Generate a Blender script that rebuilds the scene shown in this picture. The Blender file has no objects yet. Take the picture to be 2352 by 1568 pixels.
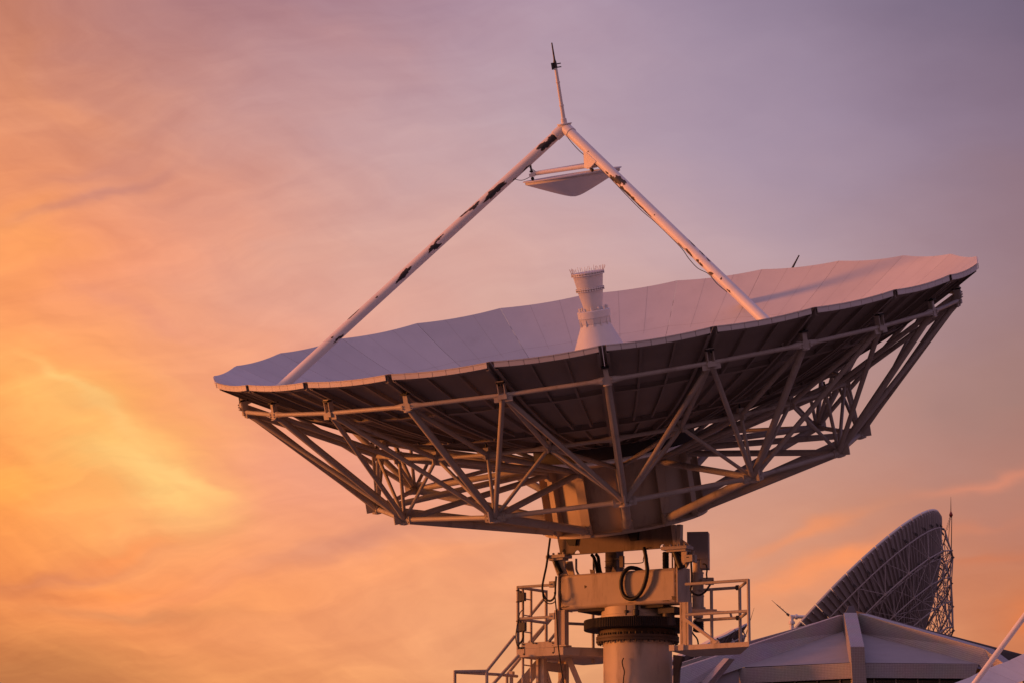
import bpy, bmesh, math, random
import numpy as np
from mathutils import Vector, Matrix
R_ = math.radians
random.seed(4)
C = bpy.context.scene.collection
scene = bpy.context.scene

# ------------------------------------------------------------------ camera
cd = bpy.data.cameras.new('camera'); cam = bpy.data.objects.new('camera', cd); C.objects.link(cam)
cam.location = (0, 0, 1.7); cam.rotation_euler = (R_(90 + 10.648), 0, 0)
cd.sensor_width = 36.0; cd.lens = 36.0 * 7986.35 / 2560.0
cd.clip_start = 0.5; cd.clip_end = 20000
scene.camera = cam
scene.render.resolution_x = 1024; scene.render.resolution_y = 682

# ------------------------------------------------------------------ sun + sky
SUN_AZ, SUN_EL = R_(-90), R_(1.5)
to_sun = Vector((math.sin(SUN_AZ) * math.cos(SUN_EL), math.cos(SUN_AZ) * math.cos(SUN_EL), math.sin(SUN_EL)))
sd = bpy.data.lights.new('sun', 'SUN'); sun = bpy.data.objects.new('sun', sd); C.objects.link(sun)
sd.energy = 4.3; sd.angle = R_(11); sd.color = (1.0, 0.275, 0.06)
sun.rotation_euler = to_sun.to_track_quat('Z', 'Y').to_euler()
scene.view_settings.view_transform = 'Standard'; scene.view_settings.look = 'None'
scene.view_settings.exposure = 0.0; scene.view_settings.gamma = 1.0

def lin(c):
    o = []
    for v in c:
        v = v / 255.0
        o.append(v / 12.92 if v <= .04045 else ((v + .055) / 1.055) ** 2.4)
    return o

def build_sky():
    w = bpy.data.worlds.new('World'); scene.world = w; w.use_nodes = True
    nt = w.node_tree; nt.nodes.clear(); L = nt.links
    def node(t): return nt.nodes.new(t)
    def put(sock, v):
        if hasattr(v, 'links') or hasattr(v, 'is_linked'): L.new(v, sock)
        else: sock.default_value = v
    def m(op, a, b=None, c=None, clamp=False):
        n = node('ShaderNodeMath'); n.operation = op; n.use_clamp = clamp
        put(n.inputs[0], a)
        if b is not None: put(n.inputs[1], b)
        if c is not None: put(n.inputs[2], c)
        return n.outputs[0]
    tc = node('ShaderNodeTexCoord'); sp = node('ShaderNodeSeparateXYZ'); L.new(tc.outputs['Generated'], sp.inputs[0])
    x, y, z = sp.outputs
    az0 = m('MULTIPLY', m('ARCTAN2', x, y), 57.29578)
    el0 = m('MULTIPLY', m('ARCSINE', m('MINIMUM', m('MAXIMUM', z, -1.0), 1.0)), 57.29578)
    # wind-blown warp of the direction so that no band of the sky is a clean gradient
    cmb = node('ShaderNodeCombineXYZ'); L.new(m('MULTIPLY', az0, 0.16), cmb.inputs[0]); L.new(m('MULTIPLY', el0, 0.34), cmb.inputs[1])
    wn = node('ShaderNodeTexNoise'); wn.inputs['Scale'].default_value = 1.0; wn.inputs['Detail'].default_value = 5.0
    wn.inputs['Roughness'].default_value = 0.52
    L.new(cmb.outputs[0], wn.inputs['Vector'])
    ws = node('ShaderNodeSeparateColor'); L.new(wn.outputs['Color'], ws.inputs[0])
    az = m('ADD', az0, m('MULTIPLY', m('SUBTRACT', ws.outputs[0], .5), 4.4))
    el = m('ADD', el0, m('MULTIPLY', m('SUBTRACT', ws.outputs[1], .5), 2.6))
    # colour of the sky by azimuth (ramp) for a set of elevations
    AZ = [-9.3, -7.0, -4.6, 0.0, 5.0, 9.3]
    rows = [
     (2.0, [(150, 92, 62), (178, 112, 74), (205, 132, 88), (205, 138, 98), (190, 125, 92), (170, 98, 66)]),
     (4.6, [(196, 122, 72), (215, 135, 82), (235, 150, 95), (232, 160, 112), (222, 152, 105), (205, 118, 76)]),
     (6.2, [(236, 140, 80), (250, 150, 90), (246, 155, 105), (238, 158, 115), (222, 150, 115), (205, 124, 86)]),
     (7.8, [(255, 152, 76), (255, 172, 98), (244, 156, 116), (226, 160, 135), (206, 147, 125), (186, 124, 106)]),
     (9.7, [(255, 160, 86), (255, 168, 100), (240, 156, 124), (218, 165, 148), (192, 148, 140), (166, 126, 118)]),
     (12.1, [(254, 156, 98), (245, 157, 120), (226, 161, 140), (214, 170, 164), (185, 156, 164), (154, 122, 128)]),
     (14.4, [(226, 144, 107), (211, 143, 122), (201, 149, 144), (190, 160, 169), (163, 142, 162), (133, 111, 129)]),
     (16.8, [(196, 128, 108), (177, 122, 119), (171, 126, 133), (174, 146, 164), (147, 129, 152), (111, 98, 121)]),
     (24.0, [(128, 94, 116), (124, 96, 122), (124, 100, 130), (124, 102, 136), (116, 98, 134), (106, 92, 130)]),
     (40.0, [(146, 122, 170)] * 6),
     (62.0, [(158, 136, 186)] * 6)]
    def catm(xs, ys, xq):
        # monotone-ish cubic through the measured colours
        ys = np.array(ys); d = np.gradient(ys, xs, axis=0)
        i = min(max(np.searchsorted(xs, xq) - 1, 0), len(xs) - 2)
        h = xs[i + 1] - xs[i]; t = (xq - xs[i]) / h
        return ((2*t**3 - 3*t**2 + 1) * ys[i] + (t**3 - 2*t**2 + t) * h * d[i] + (-2*t**3 + 3*t**2) * ys[i+1] + (t**3 - t**2) * h * d[i+1])
    az_n = m('MULTIPLY_ADD', az, 1.0 / 360.0, 0.5)
    prev = None; prev_el = None
    for e, cols in rows:
        cl = np.array([lin(c) for c in cols])
        cr = node('ShaderNodeValToRGB'); cr.color_ramp.interpolation = 'LINEAR'
        glow = math.exp(-((e - 7) / 13.0) ** 2)
        hz = min(1.0, max(0.0, (e - 9) / 16.0))            # low dusk air -> the lit haze high up on the sunset's side
        mixc = lambda low, high: np.array(low) * (1 - hz) + np.array(high) * hz
        zt = min(1.0, max(0.0, (e - 30) / 30.0)); back = mixc((.17, .085, .075), (.62, .41, .57)) - np.array([.16, .10, .08]) * zt; rgt = mixc((.15, .08, .075), (.14, .12, .28)) + np.array([.14, .10, .16]) * zt
        stops = [(-180, back), (-150, mixc((.24, .12, .10), (.46, .29, .42))),
                 (-115, np.array([.50, .22, .11]) * (.2 + 1.05 * glow) + mixc((0, 0, 0), (.42, .26, .38))),
                 (-90, np.array([1.05, .44, .13]) * (.08 + 1.15 * glow) + mixc((0, 0, 0), (.48, .27, .37))),
                 (-60, np.array([1.05, .46, .15]) * (.08 + 1.0 * glow) + mixc((0, 0, 0), (.28, .17, .22))), (-25, cl[0] * 1.05)]
        for a in np.linspace(-9.3, 9.3, 11): stops.append((a, catm(np.array(AZ), cl, a)))
        stops += [(25, cl[-1] * .86), (70, rgt), (130, rgt * .6 + back * .4), (180, back)]
        els = cr.color_ramp.elements
        while len(els) > 1: els.remove(els[-1])
        for i, (a, c) in enumerate(stops):
            p = a / 360.0 + .5
            el_ = els[0] if i == 0 else els.new(p)
            el_.position = p; c = np.clip(c, 0.005, 3); el_.color = (float(c[0]), float(c[1]), float(c[2]), 1)
        L.new(az_n, cr.inputs[0])
        if prev is None: prev = cr.outputs[0]
        else:
            mr = node('ShaderNodeMapRange'); mr.interpolation_type = 'SMOOTHSTEP' if e > 20 else 'LINEAR'
            put(mr.inputs['Value'], el); mr.inputs['From Min'].default_value = prev_el; mr.inputs['From Max'].default_value = e
            mx = node('ShaderNodeMix'); mx.data_type = 'RGBA'
            L.new(mr.outputs[0], mx.inputs['Factor']); L.new(prev, mx.inputs['A']); L.new(cr.outputs[0], mx.inputs['B'])
            prev = mx.outputs['Result']
        prev_el = e
    # lit cloud streaks: soft elongated patches at their own bearing and height, broken by noise
    cm2 = node('ShaderNodeCombineXYZ'); L.new(m('MULTIPLY', az, .42), cm2.inputs[0]); L.new(m('MULTIPLY', m('SUBTRACT', el, m('MULTIPLY', az, .18)), 1.35), cm2.inputs[1])
    n2 = node('ShaderNodeTexNoise'); n2.inputs['Scale'].default_value = 1.0; n2.inputs['Detail'].default_value = 7.0; n2.inputs['Roughness'].default_value = .55
    L.new(cm2.outputs[0], n2.inputs['Vector'])
    def patch(a0, e0, sa, se, rot, amp, col, tex=.7):
        nonlocal prev
        c, s = math.cos(R_(rot)), math.sin(R_(rot))
        da = m('SUBTRACT', az, a0); de = m('SUBTRACT', el, e0)
        p = m('DIVIDE', m('ADD', m('MULTIPLY', da, c), m('MULTIPLY', de, s)), sa)
        q = m('DIVIDE', m('SUBTRACT', m('MULTIPLY', de, c), m('MULTIPLY', da, s)), se)
        g = m('EXPONENT', m('MULTIPLY', m('ADD', m('MULTIPLY', p, p), m('MULTIPLY', q, q)), -1.0))
        nz = m('MULTIPLY_ADD', m('SUBTRACT', n2.outputs['Fac'], .5), 2.4 * tex, 1.0)
        fac = m('MULTIPLY', m('MULTIPLY', g, nz), amp, clamp=True)
        mx = node('ShaderNodeMix'); mx.data_type = 'RGBA'
        L.new(fac, mx.inputs['Factor']); L.new(prev, mx.inputs['A']); mx.inputs['B'].default_value = (*lin(col), 1)
        prev = mx.outputs['Result']
    Y = lambda yd: 10.648 - (yd - 784) * .00781
    X = lambda xd: (xd - 1176) * .00795
    patch(X(275), Y(1010), 2.1, .85, -30, .72, (255, 188, 104), .9)
    patch(X(385), Y(1085), 1.15, .40, -24, .95, (255, 206, 126), .6)
    patch(X(440), Y(1080), .75, .12, -20, .7, (255, 208, 130), .6)
    patch(X(255), Y(935), .9, .10, -38, .6, (255, 204, 126), .8)
    patch(X(180), Y(880), .6, .10, -34, .6, (255, 200, 122), .8)
    patch(X(470), Y(905), .9, .14, -30, .35, (255, 178, 122), .8)
    patch(X(150), Y(900), 1.5, .35, -32, .45, (255, 190, 112))
    patch(X(330), Y(985), 1.4, .22, -36, .45, (255, 196, 120))
    patch(X(60), Y(1110), 1.3, .4, 5, .4, (255, 178, 84))
    patch(X(30), Y(560), .9, .8, 70, .45, (255, 165, 92))
    patch(X(20), Y(130), .5, 1.2, 0, .35, (206, 132, 98))
    patch(X(540), Y(560), 1.1, .22, -28, .35, (236, 160, 130))
    patch(X(720), Y(85), 1.3, .35, -25, .30, (192, 140, 140))
    patch(X(190), Y(370), 1.6, .22, 20, .30, (178, 118, 116))
    patch(X(230), Y(1290), 1.7, .16, 12, .8, (214, 130, 92), .9)
    patch(X(70), Y(1345), 1.5, .15, 2, .75, (212, 124, 78), .9)
    patch(X(350), Y(1400), 1.7, .16, -4, .65, (214, 138, 92), .9)
    patch(X(300), Y(1330), 1.1, .16, 3, .45, (255, 150, 82))
    patch(X(560), Y(1385), 1.2, .25, 4, .45, (255, 162, 96))
    patch(X(820), Y(1340), 2.0, .25, 8, .45, (250, 160, 108))
    patch(X(1040), Y(1310), 1.4, .16, 10, .40, (250, 162, 112))
    patch(X(830), Y(1275), 1.9, .2, 9, .55, (214, 142, 118), .9)
    patch(X(190), Y(440), 1.3, .16, 24, .45, (182, 122, 118), .9)
    patch(X(330), Y(690), 1.4, .2, -22, .35, (222, 142, 122), .9)
    patch(X(120), Y(250), 1.2, .25, -20, .45, (222, 142, 106), .9)
    patch(X(330), Y(1250), 1.0, .14, 14, .6, (255, 152, 88), .9)
    patch(X(130), Y(1545), 2.0, .22, 8, .25, (188, 116, 70))
    patch(X(1850), Y(1205), 1.1, .15, 18, .8, (244, 150, 100))
    patch(X(2080), Y(1245), 1.1, .10, 18, .6, (242, 150, 98))
    patch(X(1800), Y(1330), 1.8, .26, 17, .7, (248, 152, 100), .9)
    patch(X(1960), Y(1275), 1.0, .17, 17, .75, (252, 152, 98), .9)
    patch(X(2270), Y(1075), 1.1, .13, 12, .75, (222, 140, 112))
    patch(X(2240), Y(1180), .9, .10, 12, .35, (212, 130, 100))
    patch(X(2300), Y(1250), 1.0, .12, 8, .40, (212, 122, 84))
    patch(X(2350), Y(1400), .7, .30, 0, .65, (236, 128, 72))
    patch(X(2000), Y(1150), 1.7, .25, 16, .40, (196, 134, 110))
    patch(X(2150), Y(1330), 1.2, .2, 14, .35, (196, 122, 92))
    # fine wind streaks all over: one tilted set left, one lying flatter
    def streak(rot, fx, fy, amp, seed):
        nonlocal prev
        c, s = math.cos(R_(rot)), math.sin(R_(rot))
        cm = node('ShaderNodeCombineXYZ')
        L.new(m('MULTIPLY', m('ADD', m('MULTIPLY', az, c), m('MULTIPLY', el, s)), fx), cm.inputs[0])
        L.new(m('MULTIPLY', m('SUBTRACT', m('MULTIPLY', el, c), m('MULTIPLY', az, s)), fy), cm.inputs[1]); cm.inputs[2].default_value = seed
        n = node('ShaderNodeTexNoise'); n.inputs['Scale'].default_value = 1.0; n.inputs['Detail'].default_value = 6.0; n.inputs['Roughness'].default_value = .58
        L.new(cm.outputs[0], n.inputs['Vector'])
        # strongest over the lit left and low sky, nearly nothing in the clear upper right
        wgt = m('ADD', .10, m('ADD', m('MULTIPLY', m('MULTIPLY_ADD', az, -.06, .30, clamp=True), .9), m('MULTIPLY', m('MULTIPLY_ADD', el, -.14, 1.25, clamp=True), .8)))
        k = m('MULTIPLY', m('MULTIPLY', m('SUBTRACT', n.outputs['Fac'], .47), amp), wgt)
        cc = node('ShaderNodeCombineColor'); L.new(m('ADD', 1.0, m('MULTIPLY', k, .75)), cc.inputs[0]); L.new(m('ADD', 1.0, k), cc.inputs[1]); L.new(m('ADD', 1.0, m('MULTIPLY', k, .8)), cc.inputs[2])
        mu = node('ShaderNodeMix'); mu.data_type = 'RGBA'; mu.blend_type = 'MULTIPLY'; mu.inputs['Factor'].default_value = 1.0
        L.new(prev, mu.inputs['A']); L.new(cc.outputs[0], mu.inputs['B']); prev = mu.outputs['Result']
    streak(-30, .30, 1.15, .36, 3.7)
    streak(13, .26, 1.7, .46, 9.1)
    streak(-27, .62, 2.6, .22, 15.3)
    streak(9, .55, 3.4, .26, 21.9)
    # below the horizon: dim
    gr = node('ShaderNodeMapRange'); put(gr.inputs['Value'], el0); gr.inputs['From Min'].default_value = -1.5; gr.inputs['From Max'].default_value = 1.5
    mg = node('ShaderNodeMix'); mg.data_type = 'RGBA'; L.new(gr.outputs[0], mg.inputs['Factor']); mg.inputs['A'].default_value = (.05, .032, .026, 1); L.new(prev, mg.inputs['B'])
    b1 = node('ShaderNodeBackground'); L.new(mg.outputs['Result'], b1.inputs[0]); b1.inputs[1].default_value = 1.0
    sky = node('ShaderNodeTexSky'); sky.sky_type = 'NISHITA'; sky.sun_disc = False
    sky.sun_elevation = SUN_EL; sky.sun_rotation = SUN_AZ
    b2 = node('ShaderNodeBackground'); L.new(sky.outputs[0], b2.inputs[0]); b2.inputs[1].default_value = 0.13
    hi = node('ShaderNodeMapRange'); hi.interpolation_type = 'SMOOTHSTEP'; put(hi.inputs['Value'], el0)
    hi.inputs['From Min'].default_value = 76; hi.inputs['From Max'].default_value = 90
    ms = node('ShaderNodeMixShader'); L.new(hi.outputs[0], ms.inputs[0]); L.new(b1.outputs[0], ms.inputs[1]); L.new(b2.outputs[0], ms.inputs[2])
    out = node('ShaderNodeOutputWorld'); L.new(ms.outputs[0], out.inputs[0])
build_sky()

# ------------------------------------------------------------------ materials
def mat(name, col, rough=.55, var=.12, scale=3.0, metal=0.0, bump=0.0, stain=None):
    m = bpy.data.materials.new(name); m.use_nodes = True
    nt = m.node_tree; b = nt.nodes['Principled BSDF']; L = nt.links
    b.inputs['Roughness'].default_value = rough; b.inputs['Metallic'].default_value = metal
    tc = nt.nodes.new('ShaderNodeTexCoord')
    n = nt.nodes.new('ShaderNodeTexNoise'); n.inputs['Scale'].default_value = scale; n.inputs['Detail'].default_value = 6; n.inputs['Roughness'].default_value = .62
    L.new(tc.outputs['Object'], n.inputs['Vector'])
    r = nt.nodes.new('ShaderNodeMapRange'); r.inputs['From Min'].default_value = .3; r.inputs['From Max'].default_value = .72
    L.new(n.outputs['Fac'], r.inputs['Value'])
    mx = nt.nodes.new('ShaderNodeMix'); mx.data_type = 'RGBA'
    mx.inputs['A'].default_value = (*[c * (1 - var) for c in col], 1); mx.inputs['B'].default_value = (*[min(1, c * (1 + var * .6)) for c in col], 1)
    L.new(r.outputs[0], mx.inputs['Factor']); last = mx.outputs['Result']
    if stain:                                   # dirt with a shape of its own: blotches and runs
        sc, thr, scol, amt = stain
        mp = nt.nodes.new('ShaderNodeMapping'); mp.inputs['Scale'].default_value = (sc, sc, sc * .22); L.new(tc.outputs['Object'], mp.inputs['Vector'])
        n2 = nt.nodes.new('ShaderNodeTexNoise'); n2.inputs['Scale'].default_value = 1.0; n2.inputs['Detail'].default_value = 8; n2.inputs['Roughness'].default_value = .68
        L.new(mp.outputs[0], n2.inputs['Vector'])
        r2 = nt.nodes.new('ShaderNodeMapRange'); r2.inputs['From Min'].default_value = thr; r2.inputs['From Max'].default_value = thr + .16; r2.inputs['To Max'].default_value = amt
        L.new(n2.outputs['Fac'], r2.inputs['Value'])
        m2 = nt.nodes.new('ShaderNodeMix'); m2.data_type = 'RGBA'; m2.inputs['B'].default_value = (*scol, 1)
        L.new(r2.outputs[0], m2.inputs['Factor']); L.new(last, m2.inputs['A']); last = m2.outputs['Result']
    L.new(last, b.inputs['Base Color'])
    rr = nt.nodes.new('ShaderNodeMapRange'); rr.inputs['To Min'].default_value = max(.05, rough - .1); rr.inputs['To Max'].default_value = min(1, rough + .12)
    L.new(n.outputs['Fac'], rr.inputs['Value']); L.new(rr.outputs[0], b.inputs['Roughness'])
    if bump:
        n3 = nt.nodes.new('ShaderNodeTexNoise'); n3.inputs['Scale'].default_value = scale * 12; n3.inputs['Detail'].default_value = 3
        L.new(tc.outputs['Object'], n3.inputs['Vector'])
        bp = nt.nodes.new('ShaderNodeBump'); bp.inputs['Strength'].default_value = bump; bp.inputs['Distance'].default_value = .02
        L.new(n3.outputs['Fac'], bp.inputs['Height']); L.new(bp.outputs[0], b.inputs['Normal'])
    return m
GR = (.10, .07, .05)
M_PANEL = mat('panel_paint', (.53, .515, .51), .62, .07, 1.2, stain=(2.0, .57, (.36, .33, .315), .28))
def vary(m, amt):
    nt = m.node_tree; b = nt.nodes['Principled BSDF']; L = nt.links; src = b.inputs['Base Color'].links[0].from_socket
    oi = nt.nodes.new('ShaderNodeObjectInfo'); r = nt.nodes.new('ShaderNodeMapRange'); r.inputs['To Min'].default_value = 1 - amt; r.inputs['To Max'].default_value = 1 + amt * .5
    L.new(oi.outputs['Random'], r.inputs['Value']); v = nt.nodes.new('ShaderNodeVectorMath'); v.operation = 'SCALE'
    L.new(src, v.inputs[0]); L.new(r.outputs[0], v.inputs['Scale']); L.new(v.outputs[0], b.inputs['Base Color'])
vary(M_PANEL, .07)
M_FRAME = mat('frame_paint', (.48, .43, .39), .55, .12, 2.0)
M_TUBE = mat('tube_paint', (.52, .465, .41), .5, .12, 2.2, stain=(3.4, .55, (.24, .17, .12), .6))
M_LEG = mat('leg_paint', (.74, .69, .64), .48, .08, 1.6, stain=(4.0, .66, (.35, .27, .2), .6))
M_BODY = mat('mount_paint', (.60, .50, .39), .5, .12, 1.7, stain=(3.2, .535, (.20, .14, .09), .6))
M_DIRTY_SHADE = mat('grimy_shaded_paint', (.21, .16, .12), .6, .25, 3.0, stain=(3.5, .50, (.07, .05, .04), .75))  # grime, darkened further so the elevation frame's shade sits in the colour
M_RUST_SHADE = mat('rusty_shaded_steel', (.022, .014, .011), .65, .35, 6.0, bump=.2)
M_FLANGE = mat('rusty_flange', (.085, .055, .036), .65, .3, 5.0, stain=(4.0, .5, (.05, .028, .018), .8))
M_BLACK = mat('black_rubber', (.012, .011, .011), .5, .2, 8.0)
M_DARK = mat('dark_steel', (.045, .04, .042), .5, .25, 6.0)
M_PRIMER = mat('bare_primer', (.028, .026, .03), .6, .35, 9.0)
M_BOX = mat('cabinet_paint', (.36, .33, .32), .5, .07, 2.0)
M_FEED = mat('feed_paint', (.70, .68, .65), .45, .05, 2.0, stain=(5.0, .64, (.42, .33, .26), .5))
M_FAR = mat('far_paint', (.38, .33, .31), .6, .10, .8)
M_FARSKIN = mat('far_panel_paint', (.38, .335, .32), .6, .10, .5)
M_RED = mat('red_lamp_glass', (.30, .03, .015), .35, .1, 8.0)
M_CONC = mat('roof_concrete', (.27, .26, .265), .75, .14, .8, bump=.15, stain=(.5, .56, (.24, .22, .22), .6))
M_GLASS = mat('dark_window', (.012, .012, .014), .12, .1, 2.0)
M_GROUND = mat('ground_asphalt', (.06, .043, .034), .9, .25, .3)
M_PAVE = mat('paving_concrete', (.20, .19, .17), .85, .2, .8)
M_SHED = mat('slate_roof', (.10, .095, .11), .7, .15, .7)

def tile_mat():
    m = bpy.data.materials.new('mosaic_tile'); m.use_nodes = True
    nt = m.node_tree; b = nt.nodes['Principled BSDF']; L = nt.links
    uv = nt.nodes.new('ShaderNodeUVMap')
    br = nt.nodes.new('ShaderNodeTexBrick'); br.offset = 0.0; br.inputs['Scale'].default_value = 1.0
    br.inputs['Brick Width'].default_value = .062; br.inputs['Row Height'].default_value = .062
    br.inputs['Mortar Size'].default_value = .0055; br.inputs['Mortar Smooth'].default_value = .2
    br.inputs['Color1'].default_value = (.46, .43, .42, 1); br.inputs['Color2'].default_value = (.41, .38, .375, 1); br.inputs['Mortar'].default_value = (.20, .175, .17, 1)
    L.new(uv.outputs[0], br.inputs['Vector'])
    tc = nt.nodes.new('ShaderNodeTexCoord'); n = nt.nodes.new('ShaderNodeTexNoise'); n.inputs['Scale'].default_value = .9; n.inputs['Detail'].default_value = 6
    L.new(tc.outputs['Object'], n.inputs['Vector'])
    mx = nt.nodes.new('ShaderNodeMix'); mx.data_type = 'RGBA'; mx.blend_type = 'MULTIPLY'; mx.inputs['Factor'].default_value = .35
    L.new(br.outputs['Color'], mx.inputs['A']); L.new(n.outputs['Color'], mx.inputs['B']); L.new(mx.outputs['Result'], b.inputs['Base Color'])
    b.inputs['Roughness'].default_value = .42
    bp = nt.nodes.new('ShaderNodeBump'); bp.inputs['Strength'].default_value = .5; bp.inputs['Distance'].default_value = .01; bp.invert = True
    L.new(br.outputs['Fac'], bp.inputs['Height']); L.new(bp.outputs[0], b.inputs['Normal'])
    return m
M_TILE = tile_mat()
M_GRIME = mat('oily_grime', (.10, .065, .04), .5, .4, 14.0)
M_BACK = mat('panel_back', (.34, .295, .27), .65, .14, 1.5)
M_HALO = mat('rust_halo', (.20, .105, .06), .75, .3, 9.0)

# ------------------------------------------------------------------ mesh helpers
class MB:
    def __init__(s): s.v = []; s.f = []
    def face(s, pts, flip=False):
        i = len(s.v); s.v += [tuple(p) for p in pts]; s.f.append(list(range(i, i + len(pts)))[::-1 if flip else 1])
    def rings(s, rings, caps=True, closed=True):
        n = len(rings[0]); i0 = len(s.v)
        for r in rings: s.v += [tuple(p) for p in r]
        m = n if closed else n - 1
        for k in range(len(rings) - 1):
            for j in range(m):
                a = i0 + k * n + j; b = i0 + k * n + (j + 1) % n
                s.f.append([a, b, b + n, a + n])
        if caps:
            s.f.append(list(range(i0, i0 + n))[::-1]); e = i0 + (len(rings) - 1) * n; s.f.append(list(range(e, e + n)))
    def tube(s, p, q, r, n=10, r2=None, caps=True):
        p = Vector(p); q = Vector(q); d = (q - p).normalized(); a = d.orthogonal().normalized(); b = d.cross(a)
        r2 = r if r2 is None else r2
        ring = lambda c, rr: [c + rr * (math.cos(2*math.pi*i/n) * a + math.sin(2*math.pi*i/n) * b) for i in range(n)]
        s.rings([ring(p, r), ring(q, r2)], caps)
    def stack(s, p, d, prof, n=20):
        """turned profile [(distance along d, radius)] from point p"""
        p = Vector(p); d = Vector(d).normalized(); a = d.orthogonal().normalized(); b = d.cross(a)
        s.rings([[p + d * t + max(r, 1e-4) * (math.cos(2*math.pi*i/n) * a + math.sin(2*math.pi*i/n) * b) for i in range(n)] for t, r in prof])
    def path(s, pts, r, n=8):
        pts = [Vector(p) for p in pts]; rings = []; a = None
        for i, p in enumerate(pts):
            d = (pts[min(i+1, len(pts)-1)] - pts[max(i-1, 0)]).normalized()
            a = d.orthogonal().normalized() if a is None else (a - d * a.dot(d)).normalized()
            b = d.cross(a); rr = r[i] if isinstance(r, (list, tuple)) else r
            rings.append([p + rr * (math.cos(2*math.pi*k/n) * a + math.sin(2*math.pi*k/n) * b) for k in range(n)])
        s.rings(rings)
    def box(s, c, h, ax=None):
        """centre, half sizes, axes"""
        c = Vector(c); X, Y, Z = ax or (Vector((1,0,0)), Vector((0,1,0)), Vector((0,0,1)))
        P = lambda i, j, k: c + X * (h[0]*i) + Y * (h[1]*j) + Z * (h[2]*k)
        s.rings([[P(-1,-1,k), P(1,-1,k), P(1,1,k), P(-1,1,k)] for k in (-1, 1)])
    def bar(s, p, q, w, t, up=(0,0,1)):
        """rectangular bar from p to q: w across, t along 'up'"""
        p = Vector(p); q = Vector(q); d = (q - p).normalized(); u = Vector(up); u = (u - d * u.dot(d)).normalized(); x = d.cross(u)
        rg = lambda c: [c + x*(i*w/2) + u*(j*t/2) for i, j in ((-1,-1),(1,-1),(1,1),(-1,1))]
        s.rings([rg(p), rg(q)])
    def prism(s, poly, ext):
        e = Vector(ext); s.rings([[Vector(p) for p in poly], [Vector(p) + e for p in poly]])
    def build(s, name, m, parent=None, smooth=40, bevel=0, loc=None, uvs=None, recalc=True):
        me = bpy.data.meshes.new(name); me.from_pydata(s.v, [], s.f)
        if recalc:
            bm = bmesh.new(); bm.from_mesh(me); bmesh.ops.recalc_face_normals(bm, faces=bm.faces); bm.to_mesh(me); bm.free()
        me.materials.append(m)
        if smooth:
            for p in me.polygons: p.use_smooth = True
            me.set_sharp_from_angle(angle=R_(smooth))
        o = bpy.data.objects.new(name, me); C.objects.link(o)
        if parent: o.parent = parent
        if loc: o.location = loc
        if bevel:
            md = o.modifiers.new('bevel', 'BEVEL'); md.width = bevel; md.segments = 3; md.limit_method = 'ANGLE'; md.harden_normals = False
        return o

def thing(name, label, cat, loc=(0,0,0), rz=0, group=None):
    o = bpy.data.objects.new(name, None); C.objects.link(o); o.location = loc; o.rotation_euler = (0, 0, rz); o.empty_display_size = .5
    o['label'] = label; o['category'] = cat
    if group: o['group'] = group
    return o
def tag(o, label, cat, group=None):
    o['label'] = label; o['category'] = cat
    if group: o['group'] = group
    return o
def smooth_path(pts, k=6):
    pts = [Vector(p) for p in pts]; out = []
    for i in range(len(pts) - 1):
        a = pts[max(i-1, 0)]; b = pts[i]; c = pts[i+1]; d = pts[min(i+2, len(pts)-1)]
        for j in range(k):
            t = j / k
            out.append(.5 * ((2*b) + (c - a) * t + (2*a - 5*b + 4*c - d) * t*t + (3*b - a - 3*c + d) * t**3))
    return out + [pts[-1]]

# ------------------------------------------------------------------ the ground
g = MB(); g.face([(-9000,-9000,0),(9000,-9000,0),(9000,9000,0),(-9000,9000,0)])
g.build('ground', M_GROUND, smooth=0, recalc=False)['kind'] = 'structure'
g = MB(); g.prism([(-7,42,.0),(11,42,.0),(11,68,.0),(-7,68,.0)], (0,0,.12))
g.build('pavement', M_PAVE, smooth=0)['kind'] = 'structure'

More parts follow.
